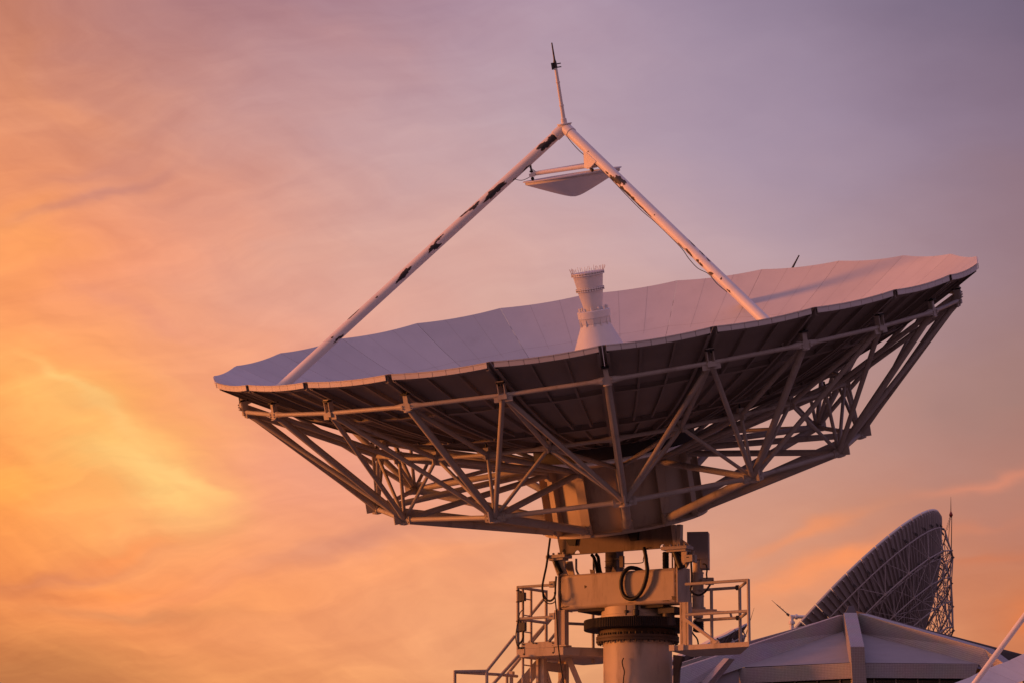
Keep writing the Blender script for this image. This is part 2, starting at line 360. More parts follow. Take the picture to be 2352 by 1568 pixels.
# ------------------------------------------------------------------ dish antenna: the reflector and its truss
DEPTH, RIM = 2.12, 6.7
def reflector(root, Cc, U, VP, A, s=1.0, full=True, seed=1, tripod=True):
    """Cc rim centre, U / VP in-plane axes, A boresight; s scales the 13.4 m dish"""
    Cc, U, VP, A = Vector(Cc), Vector(U), Vector(VP), Vector(A)
    rnd = random.Random(seed)
    def P(r, th, z): return Cc + s * (r * (math.cos(th) * U + math.sin(th) * VP) + z * A)
    def rad(th): return math.cos(th) * U + math.sin(th) * VP
    def tan(th): return -math.sin(th) * U + math.cos(th) * VP
    skin = lambda r: DEPTH * (r * r / (RIM * RIM) - 1)
    TH = lambda k: R_(60 - 15 * k)
    HALF = R_(7.5)
    def pan(tm, rho, sft, dz=0):
        """point of a panel: tm its middle angle, rho its distance out (along the middle), sft the sideways offset"""
        x = rho * math.cos(HALF); r = math.hypot(x, sft)
        return Cc + s * (x * rad(tm) + sft * tan(tm) + (skin(r) + dz) * A)
    def panel(k, r0, r1, nr, ns, ribs, circ, trim):
        tm = TH(k + .5); b = MB()
        hw = lambda rho: rho * math.sin(HALF) - .003
        top = []; bot = []
        for i in range(nr + 1):
            rho = r0 + (r1 - r0) * i / nr
            top.append([pan(tm, rho, hw(rho) * (2*j/ns - 1), 0) for j in range(ns + 1)])
            bot.append([pan(tm, rho, hw(rho) * (2*j/ns - 1), -.008) for j in range(ns + 1)])
        for (gr, fl) in ((top, False), (bot, True)):
            i0 = len(b.v); b.v += [tuple(p) for row in gr for p in row]; w = ns + 1
            for i in range(nr):
                for j in range(ns):
                    q = [i0+i*w+j, i0+i*w+j+1, i0+(i+1)*w+j+1, i0+(i+1)*w+j]; b.f.append(q[::-1] if fl else q)
        edge = [(i, 0) for i in range(nr + 1)] + [(nr, j) for j in range(1, ns + 1)] + [(i, ns) for i in range(nr - 1, -1, -1)] + [(0, j) for j in range(ns - 1, -1, -1)]
        for (a, c) in zip(edge, edge[1:]):
            b.face([top[a[0]][a[1]], top[c[0]][c[1]], bot[c[0]][c[1]], bot[a[0]][a[1]]])
        # sealed joints between the sheets of the face
        for fr in (((-.333, .333) if trim else ())):
            for (i0_, i1_) in ((0, 4), (5, nr)):
                b.rings([[pan(tm, r0 + (r1 - r0)*i/nr, fr*hw(r0 + (r1 - r0)*i/nr) + e, .0015) for e in (-.0022, .0022)] for i in range(i0_, i1_ + 1)], False, False)
        if trim: b.rings([[pan(tm, 5.38 + e, x, .0015) for e in (-.0022, .0022)] for x in [float(q) for q in np.linspace(-hw(5.38), hw(5.38), 5)]], False, False)
        # radial stiffeners (web + lip), all part of the panel
        for fr, dep, lip in ribs:
            rr = []
            for i in range(7):
                rho = r0 + (r1 - .03 - r0) * i / 6
                if abs(fr) == 1: x = fr * (rho * math.sin(HALF) - .05)
                else: x = fr * hw(rho)
                rr.append((rho, x))
            sg = -1 if fr > 0 else 1
            for (x0, x1, z0, z1) in ((-.006, .006, -.009, -dep), (0, sg * lip, -dep, -dep - .008)):
                b.rings([[pan(tm, rho, x + x0, z0), pan(tm, rho, x + x1, z0), pan(tm, rho, x + x1, z1), pan(tm, rho, x + x0, z1)] for rho, x in rr])
        for rho, dep in circ:
            w = rho * math.sin(HALF) - .06
            for (d0, d1, z0, z1) in ((-.006, .006, -.009, -dep), (-.035, .035, -dep, -dep - .008)):
                b.rings([[pan(tm, rho + d0, x, z0), pan(tm, rho + d1, x, z0), pan(tm, rho + d1, x, z1), pan(tm, rho + d0, x, z1)] for x in (-w, -w/2, 0, w/2, w)])
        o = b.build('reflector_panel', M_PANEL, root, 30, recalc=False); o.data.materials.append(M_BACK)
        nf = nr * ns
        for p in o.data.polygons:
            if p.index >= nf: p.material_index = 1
        if trim:
            t = MB(); W = RIM * math.sin(HALF) - .055; n = 7 if full else 1
            for i in range(n):
                x0 = -W + 2*W*i/n + .004; x1 = -W + 2*W*(i+1)/n - .004
                rho = RIM + .004
                sec = lambda x: [pan(tm, rho, x, -.014), pan(tm, rho + .016, x, -.014), pan(tm, rho + .016, x, -.026), pan(tm, rho + .010, x, -.028), pan(tm, rho + .010, x, -.100), pan(tm, rho, x, -.100)]
                t.rings([sec(x0), sec((x0+x1)/2), sec(x1)])
            t.build('edge_trim', M_LEG, o, 20)
        return o
    for k in range(24):
        panel(k, 3.852, RIM, 10, 9, [(-1, .11, .05), (-.333, .075, .035), (.333, .075, .035), (1, .11, .05)], [(5.32, .085), (6.62, .06)], True)
        panel(k, 1.40, 3.848, 6, 5, [(-1, .10, .04), (0, .065, .03), (1, .10, .04)], [(3.77, .095), (2.7, .065), (1.47, .09)], False)
    # truss nodes
    RO, ZO, RM, ZM, RL, ZL = 6.296, -.581, 4.172, -1.72, 4.248, -2.743
    O = [P(RO, TH(k), ZO) for k in range(24)]; Mi = [P(RM, TH(k), ZM) for k in range(24)]; Lo = [P(RL, TH(k), ZL) for k in range(24)]
    HT = [P(1.33, TH(k), -2.53) for k in range(24)]; HB = [P(1.37, TH(k), -3.53) for k in range(24)]
    def pipe(name, p, q, r, flare=0, m=M_TUBE, n=10):
        d = (q - p); l = d.length; d = d / l; b = MB(); f = .26 * s
        if flare: b.stack(p, d, [(.04*s, r*.5), (.05*s, r*flare), (.12*s, r*flare*.96), (f, r), (l - f, r), (l - .12*s, r*flare*.96), (l - .05*s, r*flare), (l - .04*s, r*.5)], n)
        else: b.stack(p, d, [(.03*s, r*.55), (.1*s, r), (l - .1*s, r), (l - .03*s, r*.55)], n)
        return b.build(name, m, root)
    for k in range(24):
        kn = (k + 1) % 24
        # outer ring runs even node to even node, past the odd ones
        if k % 2 == 0:
            a, mdl, c = O[k], O[kn], O[(k + 2) % 24]
            b = MB(); b.path([a + (mdl - a) * .03, a + (mdl - a) * .035, a + (mdl - a) * .07, a + (mdl - a) * .16, mdl, c + (mdl - c) * .16, c + (mdl - c) * .07, c + (mdl - c) * .035, c + (mdl - c) * .03],
                             [.025*s, .06*s, .058*s, .036*s, .036*s, .036*s, .058*s, .06*s, .025*s], 12)
            b.build('ring_pipe', M_TUBE, root, 60)
        pipe('mid_ring_pipe', Mi[k], Mi[kn], .033*s, 1.5 if full else 0)
        pipe('top_chord', O[k], Mi[k], .042*s)
        if k % 2 == 0:
            pipe('lower_ring_pipe', Lo[k], Lo[(k + 2) % 24], .042*s, 1.5)
            pipe('radial_brace', O[k], Lo[k], .059*s)
            pipe('web_brace', Mi[k], Lo[k], .032*s)
            pipe('lower_chord', Lo[k], HB[k], .071*s)
            pipe('upper_chord', Lo[k], HT[k], .056*s)
            pipe('hub_brace', Mi[k], HT[k], .045*s)
        else:
            for j in (k - 1, kn):
                pipe('diagonal_brace', O[k], Lo[j], .043*s, 1.3)
                pipe('web_brace', Mi[k], Lo[j], .032*s)
                pipe('hub_brace', Mi[k], HT[j], .04*s)
    # node brackets that carry the panels
    for k in range(24):
        th = TH(k); a = rad(th); t = tan(th); b = MB(); p = O[k]
        up = .17 * s
        if k % 2 == 0:
            b.box(p + A * .06*s, (.038*s, .040*s, .13*s), (a, t, A))
            b.prism([p + t*.13*s - A*.035*s + a*.042*s, p + t*.04*s + A*.07*s + a*.042*s, p - t*.04*s + A*.07*s + a*.042*s, p - t*.13*s - A*.035*s + a*.042*s, p - A*.08*s + a*.042*s], -a * .012*s)
            for sg in (-1, 1):
                for j in (-1, 1): b.tube(p + t*sg*.075*s + A*(j*.02 - .005)*s + a*.04*s, p + t*sg*.075*s + A*(j*.02 - .005)*s + a*.065*s, .013*s, 6)
            b.stack(p - A*.10*s, A, [(0, .03*s), (.02*s, .075*s), (.035*s, .075*s), (.045*s, .02*s)], 12)
        else:
            for sg in (-1, 1): b.box(p + t*sg*.052*s + A*.12*s, (.05*s, .007*s, .10*s), (a, t, A))
            b.box(p + A*.222*s, (.05*s, .06*s, .007*s), (a, t, A))
            b.box(p + A*-.02*s, (.055*s, .075*s, .035*s), (a, t, A))
            for sg in (-1, 1): b.box(p + t*sg*.09*s - A*.05*s, (.012*s, .06*s, .05*s), (a, t, A))
        nb = b.build('node_bracket', M_TUBE, root, 30)
        c = MB(); zt = skin(RO) - ZO - .13
        for sg in (-1, 1):
            c.tube(p + A*.15*s + t*sg*.03*s, p + A*(zt + .03)*s + t*sg*.03*s, .012*s, 6)
        c.box(p + A*zt*s, (.07*s, .06*s, .014*s), (a, t, A))
        c.build('adjuster_bolt', M_BLACK, nb, 30)
        if full:
            b = MB(); p = Mi[k]
            b.box(p + A*.05*s, (.045*s, .05*s, .075*s), (a, t, A)); b.box(p - A*.01*s, (.10*s, .012*s, .06*s), (a, t, A)); b.box(p - A*.01*s, (.012*s, .10*s, .05*s), (a, t, A))
            nb = b.build('mid_node_bracket', M_TUBE, root, 30)
            c = MB(); c.tube(p + A*.1*s, p + A*.19*s, .018*s, 6); c.build('adjuster_bolt', M_BLACK, nb)
        if k % 2 == 0:
            b = MB(); p = Lo[k]
            b.stack(p - A*.09*s, A, [(0, .03*s), (.02*s, .11*s), (.045*s, .11*s), (.06*s, .055*s), (.22*s, .055*s), (.23*s, .02*s)], 14)
            b.box(p, (.018*s, .19*s, .07*s), (a, t, A)); b.box(p + A*.04*s, (.2*s, .014*s, .09*s), (a, t, A))
            for sg in (-1, 1):
                for j in (-1, 1): b.tube(p + t*sg*.15*s + A*j*.03*s - a*.03*s, p + t*sg*.15*s + A*j*.03*s + a*.035*s, .014*s, 6)
            b.build('lower_node_bracket', M_TUBE, root, 30)
    # hub drum with T ribs
    Ax = lambda z: P(0, 0, z)
    b = MB(); n = 48
    prof = [(.3, -2.43), (1.24, -2.43), (1.42, -2.42), (1.42, -2.46), (1.25, -2.48), (1.25, -3.58), (1.44, -3.60), (1.44, -3.64), (1.2, -3.65), (.3, -3.65)]
    b.rings([[P(r, 2*math.pi*i/n, z) for i in range(n)] for r, z in prof], True)
    hub = b.build('hub_drum', M_BODY, root, 30)
    b = MB(); prof = [(1.39, -2.06), (1.42, -2.06), (1.42, -2.345), (1.39, -2.345)]; q = [[P(r, 2*math.pi*i/n, z) for i in range(n)] for r, z in prof]; b.rings(q + [q[0]], False)
    b.build('gap_shade_ring', M_DARK, hub, 30)  # added dark ring; the shade of the gap is put into its colour
    for k in range(0, 24, 2):
        th = TH(k); a = rad(th); t = tan(th); b = MB()
        b.box(Ax(-3.03) + a*1.31*s, (.07*s, .010*s, .55*s), (a, t, A))
        b.box(Ax(-3.03) + a*1.385*s, (.008*s, .085*s, .55*s), (a, t, A))
        b.box(Ax(-3.53) + a*1.42*s, (.045*s, .10*s, .10*s), (a, t, A))
        b.box(Ax(-2.55) + a*1.40*s, (.03*s, .09*s, .09*s), (a, t, A))
        for sg in (-1, 1):
            for zz in (-3.57, -3.49): b.tube(Ax(zz) + a*1.45*s + t*sg*.075*s, Ax(zz) + a*1.49*s + t*sg*.075*s, .016*s, 6)
        b.build('hub_rib', M_BODY, hub, 30)
    # tripod
    apex = P(0, 0, 3.31)
    if not tripod: return [], apex, P
    legs = []
    for th in (30, 150, 270):
        foot = P(5.81, R_(th), -.535)
        d = (foot - apex).normalized()
        b = MB(); b.tube(apex + d*.10*s, foot, .088*s, 24)
        b.stack(apex + d*.02*s, d, [(0, .05*s), (.02*s, .098*s), (.20*s, .1*s), (.21*s, .085*s)], 20)
        lg = b.build('tripod_leg', M_LEG, root, 40); legs.append((lg, apex, foot))
    b = MB(); b.stack(P(0,0,3.22), A, [(0, .05*s), (.01*s, .10*s), (.13*s, .11*s), (.14*s, .13*s), (.155*s, .13*s), (.16*s, .04*s)], 16)
    b.build('apex_joint', M_LEG, root, 30)
    b = MB(); b.stack(P(0,0,3.34), A, [(0, .055*s), (.12*s, .05*s), (.13*s, .036*s), (.33*s, .034*s), (.335*s, .042*s), (.36*s, .042*s), (.365*s, .032*s), (.74*s, .03*s), (.745*s, .038*s), (.765*s, .038*s), (.77*s, .03*s), (1.04*s, .028*s)], 10)
    rod = b.build('lightning_rod', M_LEG, root)
    b = MB(); b.stack(P(0,0,4.34), A, [(0, .03*s), (.01*s, .034*s), (.10*s, .03*s), (.15*s, .018*s), (.44*s, .012*s), (.445*s, .004*s)], 8)
    sd_ = rad(R_(150)); b.box(P(0,0,4.38) + sd_*.05*s, (.02*s, .03*s, .06*s), (sd_, A.cross(sd_), A))
    for zz in (4.35, 4.41): b.tube(P(0,0,zz) - sd_*.10*s, P(0,0,zz) + sd_*.02*s, .010*s, 6)
    b.build('rod_tip', M_DARK, rod)
    # subreflector: shallow cone with a rounded tip, flat back, three adjusters on a triangle of bars
    b = MB(); n = 48
    prof = [(.02, 2.46), (.80, 2.47), (.815, 2.49), (.86, 2.49), (.865, 2.475), (.83, 2.465), (.83, 2.425), (.80, 2.41)]
    for i in range(1, 11):
        r = .80 * (1 - i / 10.0); prof.append((max(r, .004), 2.10 + .31 * ((math.sqrt(r*r + .12**2) - .12) / (math.sqrt(.64 + .12**2) - .12))))
    b.rings([[P(r, 2*math.pi*i/n, z) for i in range(n)] for r, z in prof])
    sub = b.build('subreflector', M_PANEL, root, 30)
    pts = [P(.69, R_(a), 2.60) for a in (30, 150, 270)]
    b = MB()
    for i in range(3): b.tube(pts[i], pts[(i + 1) % 3], .038*s, 12)
    b.build('subreflector_frame', M_LEG, sub)
    for i, a in enumerate((30, 150, 270)):
        c = MB(); q = P(.69, R_(a), 2.48); c.tube(q, q + A*.30*s, .017*s, 8); c.stack(q + A*.02*s, A, [(0, .03*s), (.04*s, .03*s)], 8); c.stack(q + A*.15*s, A, [(0, .035*s), (.03*s, .035*s)], 8)
        c.build('adjuster_bolt', M_BLACK, sub)
        r = rad(R_(a)); t = tan(R_(a)); c = MB()
        for sg in ((-1, 1) if a != 150 else ()):
            e = t * (sg * .085 * s)
            c.prism([P(.60, R_(a), 2.57) + e, P(.80, R_(a), 2.57) + e, P(1.02, R_(a), 2.66) + e, P(.74, R_(a), 2.84) + e, P(.66, R_(a), 2.84) + e], t * (.012*s))
        c.box(P(.69, R_(a), 2.58), (.05*s, .08*s, .03*s), (r, t, A))
        c.build('mounting_bracket', M_LEG, sub, 30)
    if full:                                     # guy wires of the adjuster on the left leg
        c = MB(); e = P(.69, R_(150), 2.60); lp = apex + (legs[1][2] - apex) * .135; lq = apex + (legs[1][2] - apex) * .185
        c.tube(e + U*.12, lp, .006, 5); c.path(smooth_path([e - A*.03, e - A*.02 + (lq - e)*.5 - A*.06, lq]), .006, 5); c.build('guy_wire', M_DARK, sub)
    # feed
    b = MB(); n = 40
    prof = [(1.12, -2.08), (.78, -1.33), (.245, -.12), (.235, -.10), (.05, -.10)]
    b.rings([[P(r, 2*math.pi*i/n, z) for i in range(n)] for r, z in prof])
    feed = b.build('feed_cone', M_FEED, root, 30)
    b = MB(); prof = [(.2, -.12), (.255, -.12), (.27, -.03), (.285, -.02), (.285, .095), (.27, .105), (.18, .105), (.18, .09)]
    b.rings([[P(r, 2*math.pi*i/n, z) for i in range(n)] for r, z in prof])
    for i in range(12):
        a = R_(30*i + 8); b.stack(P(.245, a, .09), A, [(0, .018*s), (.07*s, .018*s), (.075*s, .008*s)], 6)
        b.box(P(.245, a, -.10), (.03*s, .008*s, .06*s), (rad(a), tan(a), A))
    b.build('feed_collar', M_FEED, feed, 30)
    b = MB(); prof = [(.16, .10), (.165, .15), (.222, .44), (.248, .445), (.248, .463), (.236, .465), (.236, .475), (.25, .477), (.25, .495), (.228, .50), (.262, .715), (.292, .72), (.292, .738), (.28, .74), (.28, .752), (.292, .754), (.29, .772), (.25, .775), (.02, .762)]
    b.rings([[P(r, 2*math.pi*i/n, z) for i in range(n)] for r, z in prof])
    b.build('feed_horn', M_FEED, feed, 30)
    b = MB()
    for i in range(32):
        a = 2*math.pi*i/32
        for zz, rr in ((.47, .240), (.746, .280)): b.stack(P(rr + .004, a, zz - .03), A, [(0, .006*s), (.06*s, .006*s)], 5)
    b.build('flange_bolts', M_DIRTY_SHADE, feed, 30)
    b = MB()
    for i in range(40):
        a = 2*math.pi*i/40 + rnd.uniform(-.03, .03); b.tube(P(.282, a, .77), P(.282 + rnd.uniform(-.01, .05), a + rnd.uniform(-.05, .05), .85 + rnd.uniform(-.01, .02)), .0035*s, 4)
    b.build('bird_spikes', M_LEG, feed)
    return legs, apex, P

def cyl_patch(b, p0, p1, r, cam_dir, t, c, ln, wd, rnd):
    """one scab of peeled paint lying on the tube p0-p1: t along, c across (-1..1 of the side towards cam_dir)"""
    d = (p1 - p0); l = d.length; d.normalize()
    e1 = (cam_dir - d * cam_dir.dot(d)).normalized(); e2 = d.cross(e1)
    s0 = t * l; ph0 = math.asin(max(-.98, min(.98, c)))
    N = 26; out = []
    ph = [rnd.uniform(0, 6.28) for _ in range(6)]
    for i in range(N):
        a = 2*math.pi*i/N
        k = 1 + .22*math.sin(2*a + ph[0]) + .18*math.sin(3*a + ph[1]) + .15*math.sin(5*a + ph[2]) + .12*math.sin(8*a + ph[3]) + rnd.uniform(-.12, .12)
        out.append((math.cos(a) * ln/2 * k, math.sin(a) * wd/2 * k / r))
    def at(f, o): 
        s_ = s0 + o[0]*f; q = ph0 + o[1]*f + .25*o[0]*f
        return p0 + d*s_ + (r + .0022) * (math.cos(q)*e1 + math.sin(q)*e2)
    i0 = len(b.v); b.v.append(tuple(at(0, (0, 0))))
    fs = (.35, .7, 1.0)
    for f in fs: b.v += [tuple(at(f, o)) for o in out]
    for i in range(N): b.f.append([i0, i0+1+i, i0+1+(i+1) % N])
    for k in range(len(fs) - 1):
        for i in range(N):
            a = i0+1+k*N+i; c_ = i0+1+k*N+(i+1) % N; b.f.append([a, a+N, c_+N, c_])

# ------------------------------------------------------------------ the big antenna
PSI, TAU = R_(31.653948), .3001612
BASE = Vector((2.19, 55.7, 0))
big = thing('dish_antenna', 'big white dish antenna close to the camera, with peeling paint on its tripod legs', 'dish antenna', BASE, -PSI, 'dish antennas of the station')
Lc = lambda u, v, z: Vector((u, -v, z))
U = Vector((1, 0, 0)); VP = Vector((0, -math.cos(TAU), -math.sin(TAU))); A = Vector((0, -math.sin(TAU), math.cos(TAU)))
legs, apex, PD = reflector(big, Lc(.0106, 1.4681, 12.382), U, VP, A)
# camera direction seen from the dish, in the antenna's own frame
cdir = (Matrix.Rotation(PSI, 3, 'Z') @ (Vector((0, 0, 1.7)) - Vector((1.43, 54.4, 13)))).normalized()
rnd = random.Random(11)
lo, ap, ft = legs[1]
for t, c, ln, wd in ((.047, -.1, .24, .10), (.068, .05, .24, .11), (.041, .35, .10, .05), (.236, .0, .36, .10), (.226, -.15, .2, .06), (.297, .5, .17, .06), (.327, .8, .20, .03),
                     (.44, -.1, .19, .09), (.414, .6, .12, .02), (.425, .45, .10, .02), (.535, .05, .2, .08), (.55, -.1, .18, .06), (.562, -.2, .1, .03), (.14, -.85, .14, .025), (.18, -.9, .10, .02),
                     (.773, -.55, .14, .03), (.762, -.75, .10, .025), (.705, .9, .2, .025), (.78, .4, .03, .02), (.63, .3, .03, .015)):
    sd2 = rnd.random(); b = MB(); cyl_patch(b, ap, ft, .0886, cdir, t, c, ln, wd, random.Random(sd2)); pp = b.build('peeled_paint', M_PRIMER, lo, 60)
    b = MB(); cyl_patch(b, ap, ft, .0874, cdir, t, c, ln * 1.07 + .012, wd * 1.1 + .010, random.Random(sd2)); b.build('rust_edge', M_HALO, lo, 60)
lo, ap, ft = legs[0]
for t, c, ln, wd in ((.022, .2, .05, .035), (.026, -.25, .05, .035), (.275, .1, .22, .085), (.262, .55, .16, .08), (.25, .8, .18, .05), (.29, -.3, .14, .05), (.30, .85, .24, .05), (.325, .8, .2, .04), (.345, .85, .16, .05), (.375, .9, .3, .035), (.41, .88, .2, .03),
                     (.225, .7, .06, .03), (.595, .75, .14, .035), (.61, .8, .1, .03), (.64, .75, .09, .03), (.655, .8, .12, .03), (.70, .6, .07, .03), (.695, .85, .08, .03), (.565, .9, .16, .02), (.63, -.85, .13, .02), (.66, -.8, .1, .02), (.585, -.9, .2, .02), (.735, .1, .03, .02), (.775, .7, .08, .02), (.44, .2, .015, .012), (.13, .3, .014, .012)):
    sd2 = rnd.random(); b = MB(); cyl_patch(b, ap, ft, .0886, cdir, t, c, ln, wd, random.Random(sd2)); pp = b.build('peeled_paint', M_PRIMER, lo, 60)
    b = MB(); cyl_patch(b, ap, ft, .0874, cdir, t, c, ln * 1.07 + .012, wd * 1.1 + .010, random.Random(sd2)); b.build('rust_edge', M_HALO, lo, 60)
# short rod standing on the far rim
b = MB(); q = PD(6.72, R_(60 - 15*9.62), .0); rt_ = Vector((math.cos(PSI), math.sin(PSI), 0)); b.tube(q - A*.1 - rt_*.05, q + A*.20 + rt_*.15, .022, 8, .012); b.build('rim_spike', M_DARK, big)

# --- mount
UP = Vector((0, 0, 1))
def lathe(prof, n=40, c=(0, 0)):
    b = MB(); b.rings([[Vector((c[0] + r*math.cos(2*math.pi*i/n), c[1] + r*math.sin(2*math.pi*i/n), z)) for i in range(n)] for r, z in prof]); return b
ped = lathe([(1.0, .12), (1.0, .18), (.60, .19), (.60, 6.84)], 64).build('pedestal', M_BODY, big, 30)
b = lathe([(.60, 6.835), (.725, 6.835), (.725, 6.87), (.715, 6.875), (.715, 6.885), (.725, 6.89), (.725, 6.93), (.66, 6.935), (.66, 7.04), (.60, 7.05)], 64)
for i in range(40):
    a = 2*math.pi*i/40
    for z0, z1 in ((6.80, 6.835), (6.93, 6.975)): b.tube((.69*math.cos(a), .69*math.sin(a), z0), (.69*math.cos(a), .69*math.sin(a), z1), .017, 6)
b.build('bolted_flange', M_FLANGE, ped, 30)
b = MB(); n = 160; pr = []
for z in (7.045, 7.055, 7.20, 7.215):
    ring = []
    for i in range(n * 4):
        a = 2*math.pi*i/(n*4); tooth = .013 if (i % 4) in (1, 2) else 0
        if z in (7.045, 7.215): tooth -= .006
        ring.append(Vector(((.925 + tooth)*math.cos(a), (.925 + tooth)*math.sin(a), z)))
    pr.append(ring)
b.rings(pr); b.build('ring_gear', M_RUST_SHADE, big, 25)
b = lathe([(.5, 7.21), (.66, 7.215), (.66, 7.25), (.645, 7.255), (.645, 7.29), (.63, 7.30), (.63, 7.43), (.3, 7.435)], 64)
b.build('turret', M_BODY, big, 30)
b = MB()
for u in (.12, .30): b.stack(Lc(u, .58, 7.24), (0,0,1), [(0, .03), (.01, .055), (.1, .06), (.11, .04), (.19, .04)], 12)
b.build('gear_lubricator', M_DARK, big)
# yoke beam with end plates
b = MB(); b.box(Lc(-.06, .375, 7.728), (1.17, .222, .306)); beam = b.build('yoke_beam', M_BODY, big, 30, bevel=.06)
for c_, h_ in ((Lc(-1.242, .375, 7.735), (.011, .235, .315)), (Lc(1.121, .375, 7.735), (.011, .226, .31))):
    b = MB(); b.box(c_, h_); b.build('beam_end_plate', M_BODY, beam, 30)
b = MB(); b.box(Lc(-.05, .16, 7.395), (.85, .36, .022)); b.build('turret_plate', M_RUST_SHADE, big)  # near-black plate; the shade under the beam is put into its colour
b = MB(); b.box(Lc(.80, .22, 7.33), (.16, .2, .055)); b.stack(Lc(.78, .3, 7.05), UP, [(0, .08), (.02, .13), (.14, .13), (.15, .11), (.24, .11)], 16); b.build('pinion_drive', M_DARK, big)  # drive motor; its dark colour also holds the shade under the beam
def grime(u, z, lu, lz, v, name='grime_stain'):
    b = MB(); N = 22; ph = [random.uniform(0, 6.28) for _ in range(4)]; pts = []
    for i in range(N):
        a = 2*math.pi*i/N; k = 1 + .25*math.sin(2*a + ph[0]) + .2*math.sin(3*a + ph[1]) + .16*math.sin(6*a + ph[2]) + random.uniform(-.12, .12)
        pts.append(Lc(u + math.cos(a)*lu*k, v, z + math.sin(a)*lz*k))
    b.face(pts); b.build(name, M_GRIME, beam, 0)
for u, z, lu, lz in ((-1.12, 7.47, .07, .014), (-1.185, 7.6, .010, .09), (1.06, 7.50, .05, .035), (1.085, 7.62, .008, .11), (1.085, 7.86, .008, .09), (-.70, 7.80, .02, .028), (.9, 7.465, .09, .008), (1.085, 7.79, .014, .014), (.2, 7.47, .06, .006)):
    grime(u, z, lu, lz, .5995)
b = MB(); b.box(Lc(-.06, .5972, 7.815), (1.12, .0015, .003)); b.build('weld_seam', M_BODY, beam)
# yoke posts down to the platforms
for u, v, z0, z1, w in ((-1.215, .55, 6.78, 7.42, .21), (1.262, .55, 6.65, 7.42, .165)):
    b = MB()
    for sg in (-1, 1): b.box(Lc(u + sg*(w/2 - .025), v, (z0 + z1)/2), (.025, .07, (z1 - z0)/2))
    b.box(Lc(u, v + (.062 if u > 0 else .02), (z0 + z1)/2), (w/2 - .03, .008, (z1 - z0)/2)); b.box(Lc(u, v, z0 + .012), (w/2 + .04, .10, .012))
    b.build('yoke_post', M_BODY, big, 30)
# elevation frame under the hub: front plate with two round notches
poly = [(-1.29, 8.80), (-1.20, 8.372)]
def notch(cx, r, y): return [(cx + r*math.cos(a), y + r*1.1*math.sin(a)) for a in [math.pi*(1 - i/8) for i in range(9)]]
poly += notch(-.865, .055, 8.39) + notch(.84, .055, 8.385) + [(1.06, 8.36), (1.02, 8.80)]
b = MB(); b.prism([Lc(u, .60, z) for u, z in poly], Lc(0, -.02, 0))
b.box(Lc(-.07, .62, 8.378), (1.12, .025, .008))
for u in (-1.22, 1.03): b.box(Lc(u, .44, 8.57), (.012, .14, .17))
fr = b.build('elevation_frame', M_DIRTY_SHADE, big, 30)
for pts in (((-1.08, 8.66), (-.86, 8.66), (-.88, 8.53), (-1.01, 8.54)), ((.17, 8.69), (.39, 8.70), (.37, 8.545), (.23, 8.54))): b = MB(); b.prism([Lc(u, .64, z) for u, z in pts], Lc(0, -.04, 0)); b.build('dark_recess_block', M_BLACK, fr)  # black blocks; the dark of shaded recesses is put into their colour
b = MB(); b.prism([Lc(u, .605, z) for u, z in ((-1.16, 8.38), (-1.16, 8.46), (-1.13, 8.49), (-1.10, 8.46), (-1.09, 8.38))], Lc(0, -.004, 0))
b.build('access_slot', M_BLACK, fr)  # black sheet on the plate, coloured as the dark inside an opening
# trunnions
for u0, u1, sg in ((-1.43, -1.04, -1), (.88, 1.38, 1)):
    uc = (u0 + u1)/2; hw = (u1 - u0)/2; b = MB()
    b.box(Lc(uc, .60, 8.355), (hw, .13, .028)); b.box(Lc(uc + sg*.02, .58, 8.31), (hw*.75, .10, .018))
    for i in range(4):
        for vv in (.52, .70): b.stack(Lc(u0 + .04 + i*(2*hw - .08)/3, vv, 8.37), (0,0,1), [(0, .022), (.045, .022), (.05, .012)], 6)
    o = sg
    b.build('trunnion_plate', M_TUBE, big, 30, bevel=.008)
b = MB()
b.prism([Lc(-1.38, .60, 8.30), Lc(-1.27, .60, 8.03), Lc(-1.07, .60, 8.03), Lc(-1.12, .60, 8.14), Lc(-1.12, .60, 8.30)], Lc(0, -.04, 0))
b.prism([Lc(-1.38, .36, 8.30), Lc(-1.27, .36, 8.03), Lc(-1.07, .36, 8.03), Lc(-1.12, .36, 8.30)], Lc(0, -.04, 0))
b.build('yoke_arm', M_BODY, big, 30)
b = MB(); b.tube(Lc(-1.34, .50, 8.22), Lc(-1.20, .50, 8.22), .09, 20); b.tube(Lc(-1.30, .62, 8.28), Lc(-1.18, .63, 8.06), .045, 10); b.build('trunnion_bearing', M_BLACK, big)
b = MB()
b.prism([Lc(1.02, .46, 8.32), Lc(1.38, .46, 8.32), Lc(1.34, .46, 8.20), Lc(1.22, .46, 8.03), Lc(1.0, .46, 8.03)], Lc(0, -.04, 0))
b.prism([Lc(1.22, .62, 8.32), Lc(1.33, .62, 8.32), Lc(1.31, .62, 8.10), Lc(1.22, .62, 8.03)], Lc(0, -.03, 0))
b.build('yoke_arm', M_BODY, big, 30)
b = MB(); b.tube(Lc(1.08, .58, 8.30), Lc(1.20, .58, 8.02), .06, 12, .075); b.tube(Lc(1.05, .5, 8.2), Lc(1.25, .5, 8.2), .08, 16); b.build('trunnion_bearing', M_BLACK, big)
b = MB()                                       # double stay on the right and its gusset
for u0, u1 in ((1.02, 1.06), (1.14, 1.12)):
    b.bar(Lc(u0 + .05, .60, 8.76), Lc(u1 + .06, .60, 8.38), .07, .10, (0, 1, 0))
b.prism([Lc(1.16, .62, 8.55), Lc(1.36, .62, 8.42), Lc(1.38, .62, 8.38), Lc(1.10, .62, 8.38)], Lc(0, -.02, 0))
b.build('hub_stay', M_BODY, big, 30)
